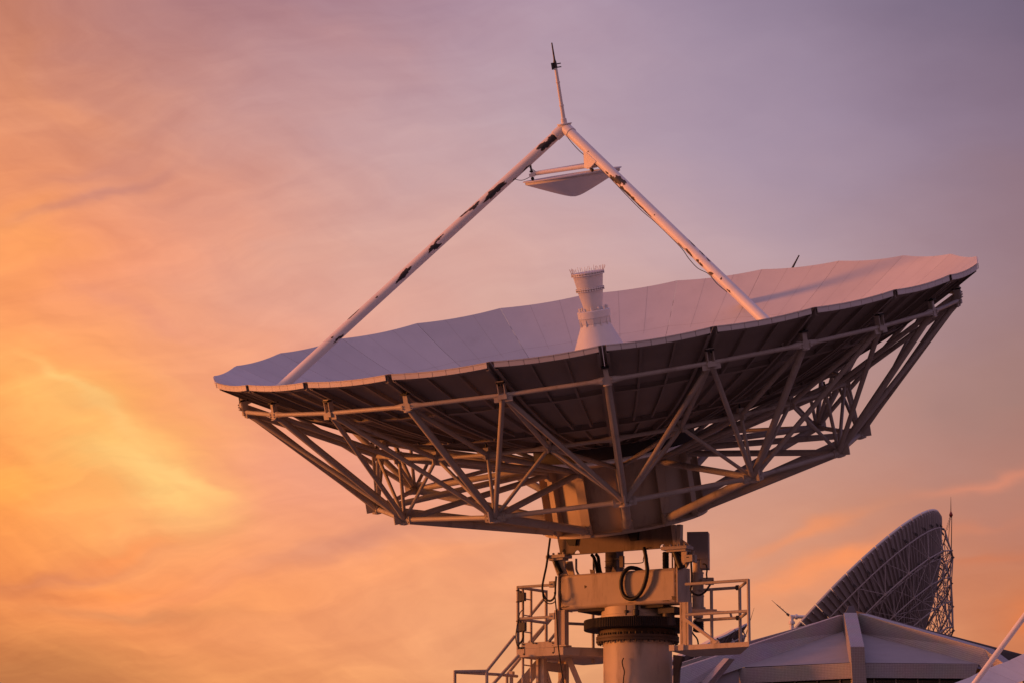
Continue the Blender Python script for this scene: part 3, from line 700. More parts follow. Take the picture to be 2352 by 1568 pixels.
b = MB(); b.stack(Lc(.86, .52, 8.03), (0,0,1), [(0, .05)] + [(.01 + i*.012, .062 if i % 2 else .05) for i in range(22)] + [(.29, .045)], 12); b.build('rubber_bellows', M_BLACK, big, 20)
b = MB()
for u in (.98, 1.03): b.tube(Lc(u, .5, 8.03), Lc(u, .5, 8.32), .014, 6)
b.build('limit_rods', M_DIRTY_SHADE, big)
# things standing on the turret behind the beam
b = MB(); b.path([Lc(-1.0, .4, 8.33), Lc(-1.0, .4, 8.14), Lc(-.985, .4, 8.10), Lc(-.94, .4, 8.02)], .02, 8); b.build('vent_pipe', M_TUBE, big)
b = MB(); b.box(Lc(-.57, -.2, 8.33), (.115, .13, .26)); b.box(Lc(-.57, -.2, 8.20), (.125, .14, .008)); b.box(Lc(-.57, -.2, 8.31), (.125, .14, .006)); b.box(Lc(-.57, -.2, 7.75), (.12, .12, .35)); b.build('motor_box', M_DIRTY_SHADE, big, 30, bevel=.01)
b = MB(); b.tube(Lc(-.45, .0, 8.32), Lc(-.2, .2, 8.31), .014, 6); b.box(Lc(-.16, .25, 8.24), (.035, .03, .10)); b.prism([Lc(-.24, .5, 8.02), Lc(-.12, .5, 8.02), Lc(-.2, .5, 8.13)], Lc(0, -.02, 0)); b.tube(Lc(-.82, .1, 7.4), Lc(-.82, .1, 8.36), .02, 6)
b.prism([Lc(-.68, .45, 8.02), Lc(-.60, .45, 8.02), Lc(-.60, .45, 8.10), Lc(-.70, .45, 8.12)], Lc(0, -.02, 0)); b.build('cable_clamp', M_DIRTY_SHADE, big)
b = MB()
for du in (0, .06): b.path(smooth_path([Lc(-.86 + du*1.5, .1, 8.42), Lc(-.80 + du*1.4, .12, 8.36), Lc(-.74 + du, .15, 8.22), Lc(-.68 + du, .2, 8.08), Lc(-.60 + du, .24, 8.03), Lc(-.52 + du, .24, 7.98)]), .03, 8)
b.build('cable_bundle', M_BLACK, big)
# elevation jack and its cabinet, upright behind the right end of the beam
cr, sr = math.cos(PSI - R_(8)), math.sin(PSI - R_(8))
camR = Vector((cr, sr, 0)); camB = Vector((-sr, cr, 0)); UP = Vector((0, 0, 1))
def cf(right, back, z):                       # offsets from a point behind the beam end, along the cabinet's own axes
    return Lc(1.19, -.03, z) + camR*right + camB*back
b = MB(); b.box(cf(.0, .17, 8.475), (.185, .16, .235), (camR, camB, UP)); b.box(cf(.115, .17, 8.155), (.07, .15, .085), (camR, camB, UP)); b.box(cf(.0, .17, 8.238), (.188, .163, .006), (camR, camB, UP))
b.build('drive_cabinet', M_BOX, big, 30, bevel=.008)
b = MB(); b.stack(cf(-.01, .1, 6.98), UP, [(.23, .06), (.24, .085), (.33, .085), (.34, .12), (.36, .13), (.42, .13), (.43, .10), (.60, .10), (.605, .108), (.625, .108), (.63, .10), (.70, .10), (.705, .106), (.72, .106), (.725, .10), (.86, .10), (.865, .112), (.90, .112), (.905, .096), (1.0, .096), (1.005, .105), (1.03, .105), (1.035, .085), (1.22, .08), (1.23, .02)], 24)
jack = b.build('elevation_jack', M_BODY, big, 30)
b = MB(); b.stack(cf(-.01, .1, 6.97), UP, [(0, .05), (.02, .095), (.05, .1)] + [(.06 + i*.015, .1 if i % 2 else .088) for i in range(10)] + [(.23, .06)], 20); b.build('jack_motor', M_BLACK, jack)
b = MB(); b.box(cf(.20, -.02, 7.84), (.075, .05, .06), (camR, camB, UP)); b.box(cf(.10, -.03, 7.85), (.035, .035, .05), (camR, camB, UP)); b.build('terminal_box', M_BODY, jack, bevel=.006)
b = MB(); b.box(Lc(1.36, .585, 8.165), (.085, .05, .062)); b.box(Lc(1.455, .56, 8.16), (.022, .04, .068)); b.build('limit_switch', M_TUBE, big, bevel=.006)
b = MB(); b.box(Lc(1.35, .585 + .053, 8.185), (.022, .003, .008)); b.build('switch_slot', M_BLACK, big)
b = MB(); b.tube(Lc(1.2, .3, 7.30), Lc(1.62, .1, 7.28), .045, 12); b.tube(Lc(1.5, .2, 7.28), Lc(1.9, .1, 7.26), .02, 8); b.tube(Lc(1.88, .1, 7.26), Lc(1.90, .1, 7.18), .022, 8); b.build('grease_pump', M_BODY, big)
# right-hand service platform, bolted to the mount
b = MB(); b.prism([Lc(1.14, .92, 6.57), Lc(2.66, .92, 6.57), Lc(1.86, -.30, 6.57), Lc(.90, -.30, 6.57)], (0, 0, .085))
plat = b.build('service_platform', M_BODY, big, 30, bevel=.006)
b = MB(); b.box(Lc(1.20, .93, 6.615), (.05, .03, .05)); b.box(Lc(1.38, .935, 6.615), (.05, .03, .05)); b.bar(Lc(1.34, .72, 7.12), Lc(1.95, .72, 6.68), .06, .05); b.prism([Lc(1.86, .74, 6.655), Lc(2.02, .74, 6.655), Lc(1.98, .74, 6.72), Lc(1.86, .74, 6.76)], Lc(0, -.04, 0))
b.build('platform_brace', M_BODY, plat, 30)
b = MB(); b.prism([Lc(.62, -.2, 6.1), Lc(.72, -.2, 6.1), Lc(.74, -.2, 6.36), Lc(.86, -.1, 6.57), Lc(.68, -.1, 6.60)], Lc(0, .06, 0)); b.build('platform_strut', M_DIRTY_SHADE, plat)
def rail(points, r, name, parent, m=M_TUBE):
    b = MB()
    for p, q in points: b.tube(p, q, r, 10)
    return b.build(name, m, parent)
for z in (7.69, 7.17):
    rail([(Lc(1.45, .9, z), Lc(2.65, .9, z)), (Lc(2.65, .9, z - .001), Lc(2.0, -.03, z - .001)), (Lc(2.0, -.03, z), Lc(1.1, -.05, z))], .027, 'guard_rail', plat)
for u, v in ((2.65, .9), (2.0, -.03), (1.45, -.03), (1.02, -.05)): rail([(Lc(u, v, 6.65), Lc(u, v, 7.705))], .029, 'rail_post', plat)
b = MB(); b.stack(Lc(1.93, -.03, 7.69), Lc(1, 0, 0), [(0, .03), (.005, .045), (.05, .045), (.055, .03)], 12); b.stack(Lc(1.93, -.03, 7.17), Lc(1, 0, 0), [(0, .03), (.005, .042), (.05, .042), (.055, .03)], 12); b.build('rail_clamp', M_DARK, plat)

# ------------------------------------------------------------------ access tower and landing on the left
tow = thing('access_tower', 'steel stair tower and railed landing with a ladder, left of the big pedestal', 'stair tower', BASE, -PSI)
b = MB(); b.prism([Lc(-2.10, .62, 6.63), Lc(-1.14, .62, 6.63), Lc(-.66, .0, 6.63), Lc(-.7, -.9, 6.63), Lc(-1.52, -1.34, 6.63), Lc(-1.92, -1.40, 6.63), Lc(-2.06, -.75, 6.63)], (0, 0, .145))
fl = b.build('landing_floor', M_BODY, tow, 30, bevel=.006)
b = MB(); b.box(Lc(-1.655, .60, 6.83), (.345, .012, .052)); b.build('kick_plate', M_BODY, fl, 30)
b = MB()
for u, z in ((-1.96, 6.85), (-1.96, 6.80), (-1.76, 6.87), (-1.70, 6.86), (-1.42, 6.88), (-1.36, 6.85), (-1.36, 6.80), (-1.95, 6.68), (-1.35, 6.68)): b.stack(Lc(u, .61, z), Lc(0, 1, 0), [(0, .016), (.018, .016), (.02, .008)], 6)
b.prism([Lc(-1.935, .625, 6.66), Lc(-1.925, .625, 6.66), Lc(-1.925, .625, 6.78), Lc(-1.935, .625, 6.78)], Lc(0, -.004, 0)); b.prism([Lc(-1.33, .625, 6.68), Lc(-1.32, .625, 6.68), Lc(-1.32, .625, 6.78), Lc(-1.33, .625, 6.78)], Lc(0, -.004, 0))
for u in (-1.82, -1.45): b.stack(Lc(u, .52, 6.775), (0, 0, 1), [(0, .035), (.09, .035), (.1, .02)], 8)
b.build('floor_bolts', M_DARK, fl)
for z in (7.87, 7.31):
    rail([(Lc(-2.08, .6, z), Lc(-1.42, .6, z)), (Lc(-2.08, .6, z - .002), Lc(-2.01, -.25, z - .002))], .026, 'guard_rail', tow)
    b = MB(); b.box(Lc(-1.37, .6, z + .01), (.055, .03, .055)); b.tube(Lc(-1.40, .64, z + .01), Lc(-1.40, .66, z + .01), .014, 6); b.build('rail_clamp', M_TUBE, tow, bevel=.004)
for u, v in ((-2.08, .6), (-2.01, -.25)): rail([(Lc(u, v, 6.77), Lc(u, v, 7.89))], .029, 'rail_post', tow)
rail([(Lc(-1.1, -.35, 6.77), Lc(-1.1, -.35, 7.45))], .028, 'rail_post', tow); rail([(Lc(-1.25, .35, 7.21), Lc(-.6, -.5, 7.20))], .026, 'guard_rail', tow)
rail([(Lc(-1.10, -.34, 6.55), Lc(-1.10, -.34, 6.64))], .035, 'rail_post', tow)
for v in (.44, .16):
    rail([(Lc(-2.075, v, .12), Lc(-2.075, v, 7.86))], .024, 'ladder_stile', tow)
b = MB()
for i in range(26): b.tube(Lc(-2.075, .44, .36 + .293*i), Lc(-2.075, .16, .36 + .293*i), .012, 8)
b.build('ladder_rungs', M_TUBE, tow)
# stair down to a lower landing, its handrails
b = MB(); b.bar(Lc(-2.02, -.05, 6.56), Lc(-5.35, 2.0, 1.9), .05, .20); b.build('stair_stringer', M_BODY, tow, 30)
rail([(Lc(-2.55, 1.92, 6.31), Lc(-2.08, 1.63, 6.32)), (Lc(-2.08, 1.63, 6.32), Lc(-1.66, 1.38, 6.93))], .027, 'hand_rail', tow)
rail([(Lc(-2.55, 1.92, .12), Lc(-2.55, 1.92, 6.33))], .027, 'rail_post', tow); rail([(Lc(-2.08, 1.63, .12), Lc(-2.08, 1.63, 6.33))], .028, 'rail_post', tow)
rail([(Lc(-2.54, 1.90, 6.30), Lc(-2.30, .9, 6.32)), (Lc(-2.30, .9, 6.32), Lc(-2.28, .30, 6.33))], .026, 'hand_rail', tow)
rail([(Lc(-2.62, 1.15, 5.8), Lc(-1.97, .74, 6.66))], .030, 'hand_rail', tow)
rail([(Lc(-2.46, .34, 6.37), Lc(-2.26, .22, 6.66)), (Lc(-2.465, .345, .12), Lc(-2.465, .345, 6.38))], .028, 'hand_rail', tow)
rail([(Lc(-2.40, .30, .12), Lc(-2.40, .30, 6.41))], .034, 'rail_post', tow); b = MB(); b.box(Lc(-2.40, .31, 6.385), (.05, .04, .035)); b.build('rail_clamp', M_TUBE, tow)
rail([(Lc(-2.56, .98, .12), Lc(-2.56, .98, 5.86))], .026, 'rail_post', tow)
# upper flight behind the landing
for p, q in (((-2.46, -.24, 7.33), (-2.12, -.45, 7.82)), ((-2.40, -.29, 6.97), (-1.99, -.54, 7.51)), ((-2.36, -.31, 6.97), (-1.92, -.58, 7.60)), ((-2.11, -.47, 6.97), (-1.86, -.62, 7.33))):
    rail([(Lc(*p), Lc(*q))], .027, 'stair_rail', tow)
# legs and bracing
for u, v, w, dep in ((-1.84, .2, .10, .10), (-1.80, -.5, .10, .10), (-1.02, -.75, .09, .09)):
    b = MB()
    for sg in (-1, 1): b.box(Lc(u + sg*(w/2 + .01), v, 3.375), (.022, dep/2, 3.255))
    b.box(Lc(u, v, 3.375), (w/2, .012, 3.255)); b.build('tower_leg', M_BODY, tow, 30)
b = MB(); b.bar(Lc(-1.80, .15, 6.50), Lc(-1.77, -.45, 6.50), .05, .16); b.bar(Lc(-1.80, .15, 6.45), Lc(-1.77, -.45, 5.4), .05, .09); b.bar(Lc(-1.76, -.45, 6.45), Lc(-1.79, .15, 5.4), .05, .09)
b.bar(Lc(-1.80, .1, 5.35), Lc(-1.77, -.45, 5.35), .05, .12); b.build('cross_brace', M_BODY, tow, 30)
b = MB(); b.bar(Lc(-1.34, .12, 6.64), Lc(-.87, -.14, 5.35), .10, .10); b.build('knee_brace', M_BODY, tow, 30)
for z0, z1, w in ((7.77, 7.62, .045), (7.24, 7.09, .055)):
    b = MB(); b.box(Lc(-1.972, .60, (z0 + z1)/2), (w, .035, .076)); b.box(Lc(-2.03, .60, (z0 + z1)/2 + .01), (.018, .03, .10))
    sb = b.build('switch_box', M_DARK, tow, bevel=.006)
    b = MB(); b.tube(Lc(-1.972 + w, .62, (z0+z1)/2), Lc(-1.972 + w + .025, .62, (z0+z1)/2), .014, 8); b.tube(Lc(-1.972, .6, z1 + .01), Lc(-1.972, .6, z1 - .05), .018, 8); b.build('switch_knob', M_BLACK, sb)
b = MB()
for z in (7.80, 7.60, 7.26, 7.07): b.stack(Lc(-2.08, .6, z), (0, 0, 1), [(0, .03), (.004, .037), (.016, .037), (.02, .03)], 10)
b.build('hose_clip', M_BLACK, tow)

# ------------------------------------------------------------------ cables hanging on the mount
W2 = Matrix.Translation(BASE) @ Matrix.Rotation(-PSI, 4, 'Z')
def cable(pts, r, label, name='cable', n=8, jit=0):
    b = MB(); rr = r
    p = [W2 @ Lc(*q) for q in smooth_path([Vector(q) for q in pts])]
    if jit: rr = [r * (1 + random.uniform(-jit, jit)) for _ in p]
    b.path(p, rr, n)
    return tag(b.build(name, M_BLACK), label, 'cable', 'black cables on the antenna')
cable([(.50, .64, 8.40), (.545, .67, 8.28), (.57, .68, 8.14), (.585, .68, 7.98), (.54, .68, 7.79), (.45, .67, 7.63), (.34, .67, 7.54), (.22, .67, 7.53), (.10, .66, 7.61), (.05, .66, 7.79), (.09, .65, 7.97), (.19, .62, 8.07), (.30, .50, 8.06), (.40, .40, 7.98)], .036, 'thick black hose looped over the front of the yoke beam', 'hose', 10, .06)
cable([(-1.33, .74, 8.68), (-1.36, .75, 8.45), (-1.40, .75, 8.2), (-1.45, .75, 8.0), (-1.485, .75, 7.83), (-1.465, .75, 7.7), (-1.41, .75, 7.61), (-1.34, .75, 7.575), (-1.27, .75, 7.60), (-1.225, .75, 7.68), (-1.22, .75, 7.80), (-1.22, .72, 8.0)], .019, 'black cable hanging from the hub in a long loop left of the yoke beam')
cable([(-1.47, .77, 7.74), (-1.46, .77, 7.65), (-1.42, .77, 7.57), (-1.34, .77, 7.525), (-1.26, .77, 7.53), (-1.21, .77, 7.56)], .010, 'thinner black cable sagging just below the long loop left of the yoke beam')
cable([(-1.22, .78, 7.72), (-1.18, .78, 7.35), (-1.13, .80, 6.75), (-1.03, .80, 6.12), (-.95, .75, 5.4), (-.93, .72, .13)], .012, 'thin black cable running straight down past the landing to the ground')
cable([(1.42, .64, 8.11), (1.43, .64, 7.9), (1.425, .64, 7.72), (1.41, .64, 7.61), (1.47, .62, 7.545), (1.55, .58, 7.53), (1.62, .52, 7.585), (1.655, .46, 7.67), (1.66, .30, 7.80)], .018, 'black cable looping under the switch at the right end of the yoke beam')
cable([(1.36, .10, 8.12), (1.43, .12, 8.10), (1.455, .13, 8.02), (1.45, .14, 7.93), (1.455, .13, 7.86)], .014, 'short black cable curving between the grey cabinet and the terminal box')
cable([(.08, .635, 6.52), (.065, .66, 6.46), (.07, .65, 6.38), (.095, .64, 6.28), (.07, .64, 6.08), (.06, .64, 5.4), (.06, .64, .19)], .010, 'thin black cable clipped down the front of the round pedestal')
cable([(1.02, -.08, 7.0), (1.06, -.1, 6.93), (1.12, -.12, 6.84), (1.14, -.13, 6.66)], .014, 'short black cable dropping to the right-hand platform floor')
cable([(-1.975, .6, 7.56), (-1.96, .61, 7.48), (-2.02, .62, 7.42), (-2.05, .63, 7.3), (-2.09, .64, 7.1), (-2.10, .64, 6.95), (-2.06, .64, 6.82), (-2.0, .62, 6.79)], .008, 'thin black cable from the upper switch box down the landing corner post')
cable([(-1.972, .6, 7.04), (-1.965, .61, 6.98), (-1.99, .62, 6.91), (-2.05, .63, 6.85), (-2.04, .63, 6.80), (-1.98, .62, 6.79)], .018, 'black cable from the lower switch box curling to the landing floor')
b_ = [(.42, .60, 8.37), (.40, .55, 8.30), (.33, .45, 8.22), (.26, .35, 8.16)]
cable([(.44, .58, 8.38), (.42, .50, 8.30), (.35, .40, 8.24), (.26, .30, 8.19), (-.12, .26, 8.20)], .008, 'fine wire curving above the middle of the yoke beam')
# thin wire slung under the right-hand leg
lo, ap, ft = legs[0]; dl = (ft - ap).normalized(); dn = (Vector((0,0,-1)) - dl * dl.dot(Vector((0,0,-1)))).normalized()
pw = []
for t, o in ((.01, .09), (.05, .12), (.09, .13), (.14, .11), (.22, .095), (.30, .11), (.38, .12), (.44, .10), (.52, .10), (.565, .11), (.60, .15), (.64, .16), (.68, .10), (.72, .12), (.76, .10)):
    p = W2 @ (ap + (ft - ap) * t + dn * o); pw.append(p)
b = MB(); b.path(smooth_path(pw), .0065, 6); tag(b.build('cable', M_BLACK), 'thin black wire slung loosely under the right-hand tripod leg', 'cable', 'black cables on the antenna')

# ------------------------------------------------------------------ two more antennas of the same make, farther off
def facing_frame(center, tilt_left, like):
    d = (center - Vector((0, 0, 1.7))).normalized(); rt = d.cross(Vector((0,0,1))).normalized(); up = rt.cross(d)
    sb = -like; cb = math.sqrt(1 - sb*sb)
    a = (cb * (math.cos(tilt_left) * up - math.sin(tilt_left) * rt) - sb * d).normalized()
    w = -(d - a * d.dot(a)).normalized(); s_ = (rt - a * rt.dot(a)); s_ = (s_ - w * s_.dot(w)).normalized()
    return a, math.cos(R_(60))*w + math.sin(R_(60))*s_, math.sin(R_(60))*w - math.cos(R_(60))*s_
def px(x, y, dist):                            # bearing of a far thing given as angles, turned into its place on the ground plan
    cp, sp = math.cos(R_(10.648)), math.sin(R_(10.648)); X = (x - 1280) / 7986.35; Zc = -(y - 853.5) / 7986.35
    d = Vector((X, cp - Zc*sp, sp + Zc*cp)); return Vector((0, 0, 1.7)) + d * (dist / d.y)
dv = (Vector((1.43, 54.44, 12.38)) - Vector((0, 0, 1.7))).normalized()
A1 = Vector((-.15516616, -.25168769, .95528884)); like1 = A1.dot(dv)
def far_antenna(c, tilt, s, label, seed, tripod=True, like=None):
    base = Vector((c.x, c.y, 0)); root = thing('dish_antenna', label, 'dish antenna', base, 0, 'dish antennas of the station')
    a, u, vp = facing_frame(c, tilt, like1 if like is None else like)
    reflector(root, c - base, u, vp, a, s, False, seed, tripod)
    foot = c - base - a * (3.75 * s)
    b = MB(); b.stack((foot.x, foot.y, .0), UP, [(0, .9*s), (.2, .62*s), (foot.z - 1.2*s, .62*s), (foot.z - 1.1*s, 1.0*s), (foot.z - .6*s, 1.0*s), (foot.z - .5*s, .6*s), (foot.z + .2*s, .6*s)], 24)
    b.build('pedestal', M_BODY, root, 30)
    return root
far_antenna(px(2826, 1570, 97), R_(18.5), 1.0, 'dish antenna cut by the right edge, only its rim and one slanting leg showing', 5)
far_antenna(px(1590, 1686, 150), R_(25.0), .86, 'small dish tip peeping through the railings of the right-hand platform', 6, False, -.012)

# ------------------------------------------------------------------ the distant large antenna seen from behind
def back_antenna():
    c = Vector((19.638, 197.254, 20.53)); a = Vector((-.70670269, .17262893, .68612722)).normalized()
    base = Vector((c.x + 4.5, c.y - 1, 0))
    root = thing('dish_antenna', 'distant large dish antenna seen from behind, tilted over the tiled roof', 'dish antenna', base, 0, 'dish antennas of the station')
    s_ = a.cross(Vector((0,0,1))).normalized(); w = s_.cross(a)
    c0 = c - base; Rr, D, N = 10.0, 4.7, 48
    def P(r, th, z): return c0 + r*(math.cos(th)*s_ + math.sin(th)*w) + z*a
    rad = lambda th: math.cos(th)*s_ + math.sin(th)*w
    tan = lambda th: -math.sin(th)*s_ + math.cos(th)*w
    sk = lambda r: D*(r*r/(Rr*Rr) - 1)
    TH = lambda k: 2*math.pi*k/N + .04
    H = math.pi/N
    for k in range(N):
        tm = TH(k + .5); b = MB(); top = []; bot = []
        def pt(rho, x, dz):
            r = math.hypot(rho*math.cos(H), x); return c0 + rho*math.cos(H)*rad(tm) + x*tan(tm) + (sk(r) + dz)*a
        nr = 8; rr = [1.6 + (Rr - 1.6)*i/nr for i in range(nr + 1)]
        for z in (0, -.03):
            i0 = len(b.v)
            for rho in rr:
                hw = rho*math.sin(H) - .02; b.v += [tuple(pt(rho, x, z)) for x in (-hw, 0, hw)]
            for i in range(nr):
                for j in range(2): b.f.append([i0+i*3+j, i0+i*3+j+1, i0+(i+1)*3+j+1, i0+(i+1)*3+j])
        for fr in (-.93, -.33, .33, .93):
            b.rings([[pt(rho, fr*(rho*math.sin(H)) + e, z) for e, z in ((-.025, -.03), (.025, -.03), (.025, -.20), (-.025, -.20))] for rho in rr])
        hw = Rr*math.sin(H) - .03
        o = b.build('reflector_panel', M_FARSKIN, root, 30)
        t = MB(); t.rings([[pt(Rr, x, .03), pt(Rr + .05, x, .03), pt(Rr + .05, x, -.06), pt(Rr, x, -.06)] for x in (-hw, hw)]); t.build('edge_trim', M_LEG, o, 20)
    # rings of the truss: radius, height, number of nodes
    ring = {'o': (9.45, -1.0, 48), 'm': (8.0, -2.25, 48), 'a': (8.75, -2.25, 24), 'i': (6.2, -3.45, 24), 'b': (7.45, -3.3, 24), 'c': (6.4, -4.35, 24), 'd': (5.3, -5.4, 24), 'h': (3.4, -5.2, 24)}
    nd = {k: [P(r, TH(j * (48 // n)), z) for j in range(n)] for k, (r, z, n) in ring.items()}
    # chord rings: each one continuous pipe
    for k, r in (('o', .042), ('a', .045), ('b', .04), ('c', .04), ('d', .05), ('m', .03), ('i', .03)):
        b = MB(); q = nd[k]
        for i in range(len(q)): b.tube(q[i], q[(i + 1) % len(q)], r, 6)
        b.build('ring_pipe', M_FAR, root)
    segs = []
    n24 = range(24)
    for j in n24:
        p = (j - 1) % 24; q = (j + 1) % 24; o0, o1, o2 = nd['o'][2*j], nd['o'][(2*j + 1) % 48], nd['o'][2*j - 1]
        A_, B_, C_, D_, I_ = nd['a'][j], nd['b'][j], nd['c'][j], nd['d'][j], nd['i'][j]
        m0, m1, m2 = nd['m'][2*j], nd['m'][(2*j + 1) % 48], nd['m'][2*j - 1]
        for e in (o0, o1, o2, m0, m1, m2): segs.append((e, A_, .045))
        segs += [(A_, B_, .06), (B_, C_, .06), (C_, D_, .06), (A_, nd['b'][q], .04), (B_, nd['c'][p], .04), (C_, nd['d'][q], .04), (m0, B_, .045), (m1, B_, .035), (m2, B_, .035), (I_, B_, .045), (I_, C_, .045), (I_, nd['b'][q], .035), (I_, nd['b'][p], .035), (I_, D_, .04), (nd['i'][q], C_, .035), (D_, nd['h'][j], .05), (nd['h'][j], C_, .04), (nd['h'][j], nd['d'][q], .035)]
    vis = sorted(segs, key=lambda sg: -( (sg[0] + sg[1]).z - .35*(sg[0] + sg[1]).y - (0 if min(sg[0].z, sg[1].z) > 13 else 60)))
    for p, q, r in vis[:100]:
        b = MB(); b.tube(p, q, r*.55, 6); b.build('truss_brace', M_FAR, root)
    b = MB()
    for p, q, r in vis[100:]: b.tube(p, q, r*.6, 5)
    b.build('truss_web', M_FAR, root)['kind'] = 'stuff'
    for k in ('a', 'b', 'c', 'd'):
        for q in nd[k]:
            b = MB(); b.box(q, (.075, .075, .075), (s_, w, a)); b.build('node_plate', M_FAR, root)
    b = MB()
    for j in range(48): b.box(nd['o'][j] + a*.35, (.06, .06, .20), (s_, w, a)); b.box(nd['m'][j] + a*.2, (.05, .05, .14), (s_, w, a))
    b.build('panel_adjusters', M_DARK, root)
    b = MB(); b.stack(P(0,0,-5.9), a, [(0, .8), (.02, 3.0), (1.6, 3.4), (1.62, .8)], 32); b.build('hub_drum', M_FAR, root, 30)
    hb = P(0, 0, -5.9); b = MB(); b.stack((hb.x, hb.y, 0), UP, [(0, 3.2), (.3, 2.4), (hb.z - 1.0, 2.0), (hb.z + .6, 1.6)], 24); b.build('pedestal', M_BODY, root, 30)
    # lightning rod on its uppermost edge: lattice mast, red lamp, needle
    e = P(9.9, math.atan2(w.z, s_.z) if False else TH(0), 0)
    best = max(nd['o'], key=lambda q: q.z); q = best - a*.2
    b = MB()
    tp = q + Vector((.32, 0, .95))
    for dx, dy in ((-.12, 0), (.12, .1), (.12, -.1)): b.tube(q + Vector((dx + .15, dy, -1.6)), tp + Vector((dx*.4, dy*.4, 0)), .018, 6)
    for i in range(9):
        f0 = i/9; f1 = (i + 1)/9; b.tube(q.lerp(tp, f0) + Vector((-.07, 0, 0)), q.lerp(tp, f1) + Vector((.07, 0, 0)), .015, 5)
    rod = b.build('lightning_rod', M_DIRTY_SHADE, root)
    b = MB(); b.stack(tp - UP*.1, UP, [(0, .03), (.03, .08), (.12, .12), (.22, .09), (.32, .04), (.42, .02)], 12); b.build('warning_lamp', M_RED, rod)
    b = MB(); b.tube(tp + UP*.25, tp + Vector((.02, 0, 1.15)), .028, 6, .008); b.build('rod_tip', M_DARK, rod)
back_antenna()

# ------------------------------------------------------------------ the tiled building with the ribbed roof
SB = 1.30                                       # it stands about 125 m off
def bp(x, y, z): return Vector((x*SB, y*SB, (z - 1.7)*SB + 1.7))
bld = thing('tiled_building', 'pale mosaic-tiled hall with radiating roof ribs in front of the distant dish', 'building', (bp(10.4, 100, 0).x, bp(10.4, 100, 0).y, 0))
bo = Vector((bp(10.4, 100, 0).x, bp(10.4, 100, 0).y, 0))
def uvquads(quads, name, m, parent, thick=None):
    """flat tiled faces, each with metre-true tile coordinates"""
    me = bpy.data.meshes.new(name); v = []; f = []; uv = []
    for q in quads:
        q = [Vector(p) for p in q]; i = len(v); v += [tuple(p) for p in q]; f.append(tuple(range(i, i + len(q))))
        n = (q[1] - q[0]).cross(q[2] - q[0]).normalized(); ux = (q[1] - q[0]).normalized(); uy = n.cross(ux)
        uv += [((p - q[0]).dot(ux), (p - q[0]).dot(uy)) for p in q]
    me.from_pydata(v, [], f); me.materials.append(m); l = me.uv_layers.new(name='UVMap')
    for i, c in enumerate(uv): l.data[i].uv = c
    o = bpy.data.objects.new(name, me); C.objects.link(o); o.parent = parent; return o
def slab(poly, ext, name, m, parent):
    """closed solid from a polygon pushed along ext, every face tile-mapped"""
    p = [Vector(q) for q in poly]; e = Vector(ext); q = [a + e for a in p]; n = len(p)
    return uvquads([p, q[::-1]] + [[p[i], q[i], q[(i+1) % n], p[(i+1) % n]] for i in range(n)], name, m, parent)
B = lambda x, y, z: bp(x, y, z) - bo
def rib(pts_top, pts_bot, ext, m=None):
    return slab(list(pts_top) + list(pts_bot)[::-1], ext, 'roof_rib', m or M_TILE, bld)
# front rib: comes towards the camera, bends down over the eaves and runs to the ground
ft = [B(10.4, 100, 11.86), B(10.03, 94.7, 10.315), B(10.09, 94.85, 9.26), B(10.10, 94.9, 1.0)]
fb = [B(10.4, 100, 11.25), B(10.04, 95.4, 9.75), B(10.10, 95.35, 9.2), B(10.11, 95.4, 1.0)]
rib(ft, fb, Vector((.41*SB, 0, 0)))
# left and right ribs with deep tiled sides, and the two beyond them
rib([B(10.36, 100.0, 11.80), B(7.28, 97.5, 10.62), B(5.0, 95.65, 9.75)], [B(10.40, 100, 11.25), B(7.03, 97.0, 9.90), B(4.7, 94.9, 8.97)], Vector((-.12, .75, 0.05)))
rib([B(10.84, 100, 11.84), B(14.04, 95, 10.28), B(14.53, 94.4, 9.78), B(14.75, 94.2, 8.6)], [B(10.86, 100, 11.22), B(13.86, 95, 9.82), B(14.2, 94.6, 9.3), B(14.4, 94.4, 8.6)], Vector((.42, .42, .03)))
rib([B(10.6, 101, 11.92), B(7.4, 99.6, 10.93), B(5.0, 98.6, 10.1), B(4.6, 98.4, 9.2)], [B(10.6, 101, 11.3), B(7.4, 99.6, 10.3), B(5.2, 98.7, 9.5), B(4.8, 98.4, 9.0)], Vector((-.2, .6, 0)))
rib([B(10.9, 101, 12.02), B(15.6, 97.6, 10.34), B(20, 94.6, 8.75), B(20.3, 94.4, 7.6)], [B(10.9, 101, 11.3), B(15.6, 97.6, 9.3), B(20, 94.6, 7.9), B(20.1, 94.4, 7.6)], Vector((.3, .55, 0)), M_SHED)
# sunk roof panels between the ribs
uvquads([[B(10.36, 99.9, 11.27), B(6.9, 97.02, 9.90), B(10.12, 95.05, 9.88)]], 'roof_panel', M_CONC, bld)
uvquads([[B(10.75, 99.9, 11.24), B(10.42, 95.05, 9.87), B(13.9, 95.05, 9.84)]], 'roof_panel', M_CONC, bld)
uvquads([[B(10.9, 101, 11.4), B(13.9, 95.6, 9.75), B(20, 95.2, 8.0)], [B(10.9, 101, 11.4), B(20, 95.2, 8.0), B(22, 108, 8.4), B(10.4, 112, 8.6), B(2, 108, 8.4), B(4.6, 98.6, 9.2)]], 'roof_panel', M_SHED, bld)
# fascias
slab([B(6.85, 97, 9.875), B(10.08, 95, 9.865), B(10.08, 95, 9.405), B(6.84, 97, 9.41)], (.05, .18, 0), 'fascia', M_TILE, bld)
slab([B(10.40, 95, 9.855), B(13.86, 95, 9.83), B(13.70, 95, 9.395), B(10.40, 95, 9.42)], (0, .18, 0), 'fascia', M_TILE, bld)
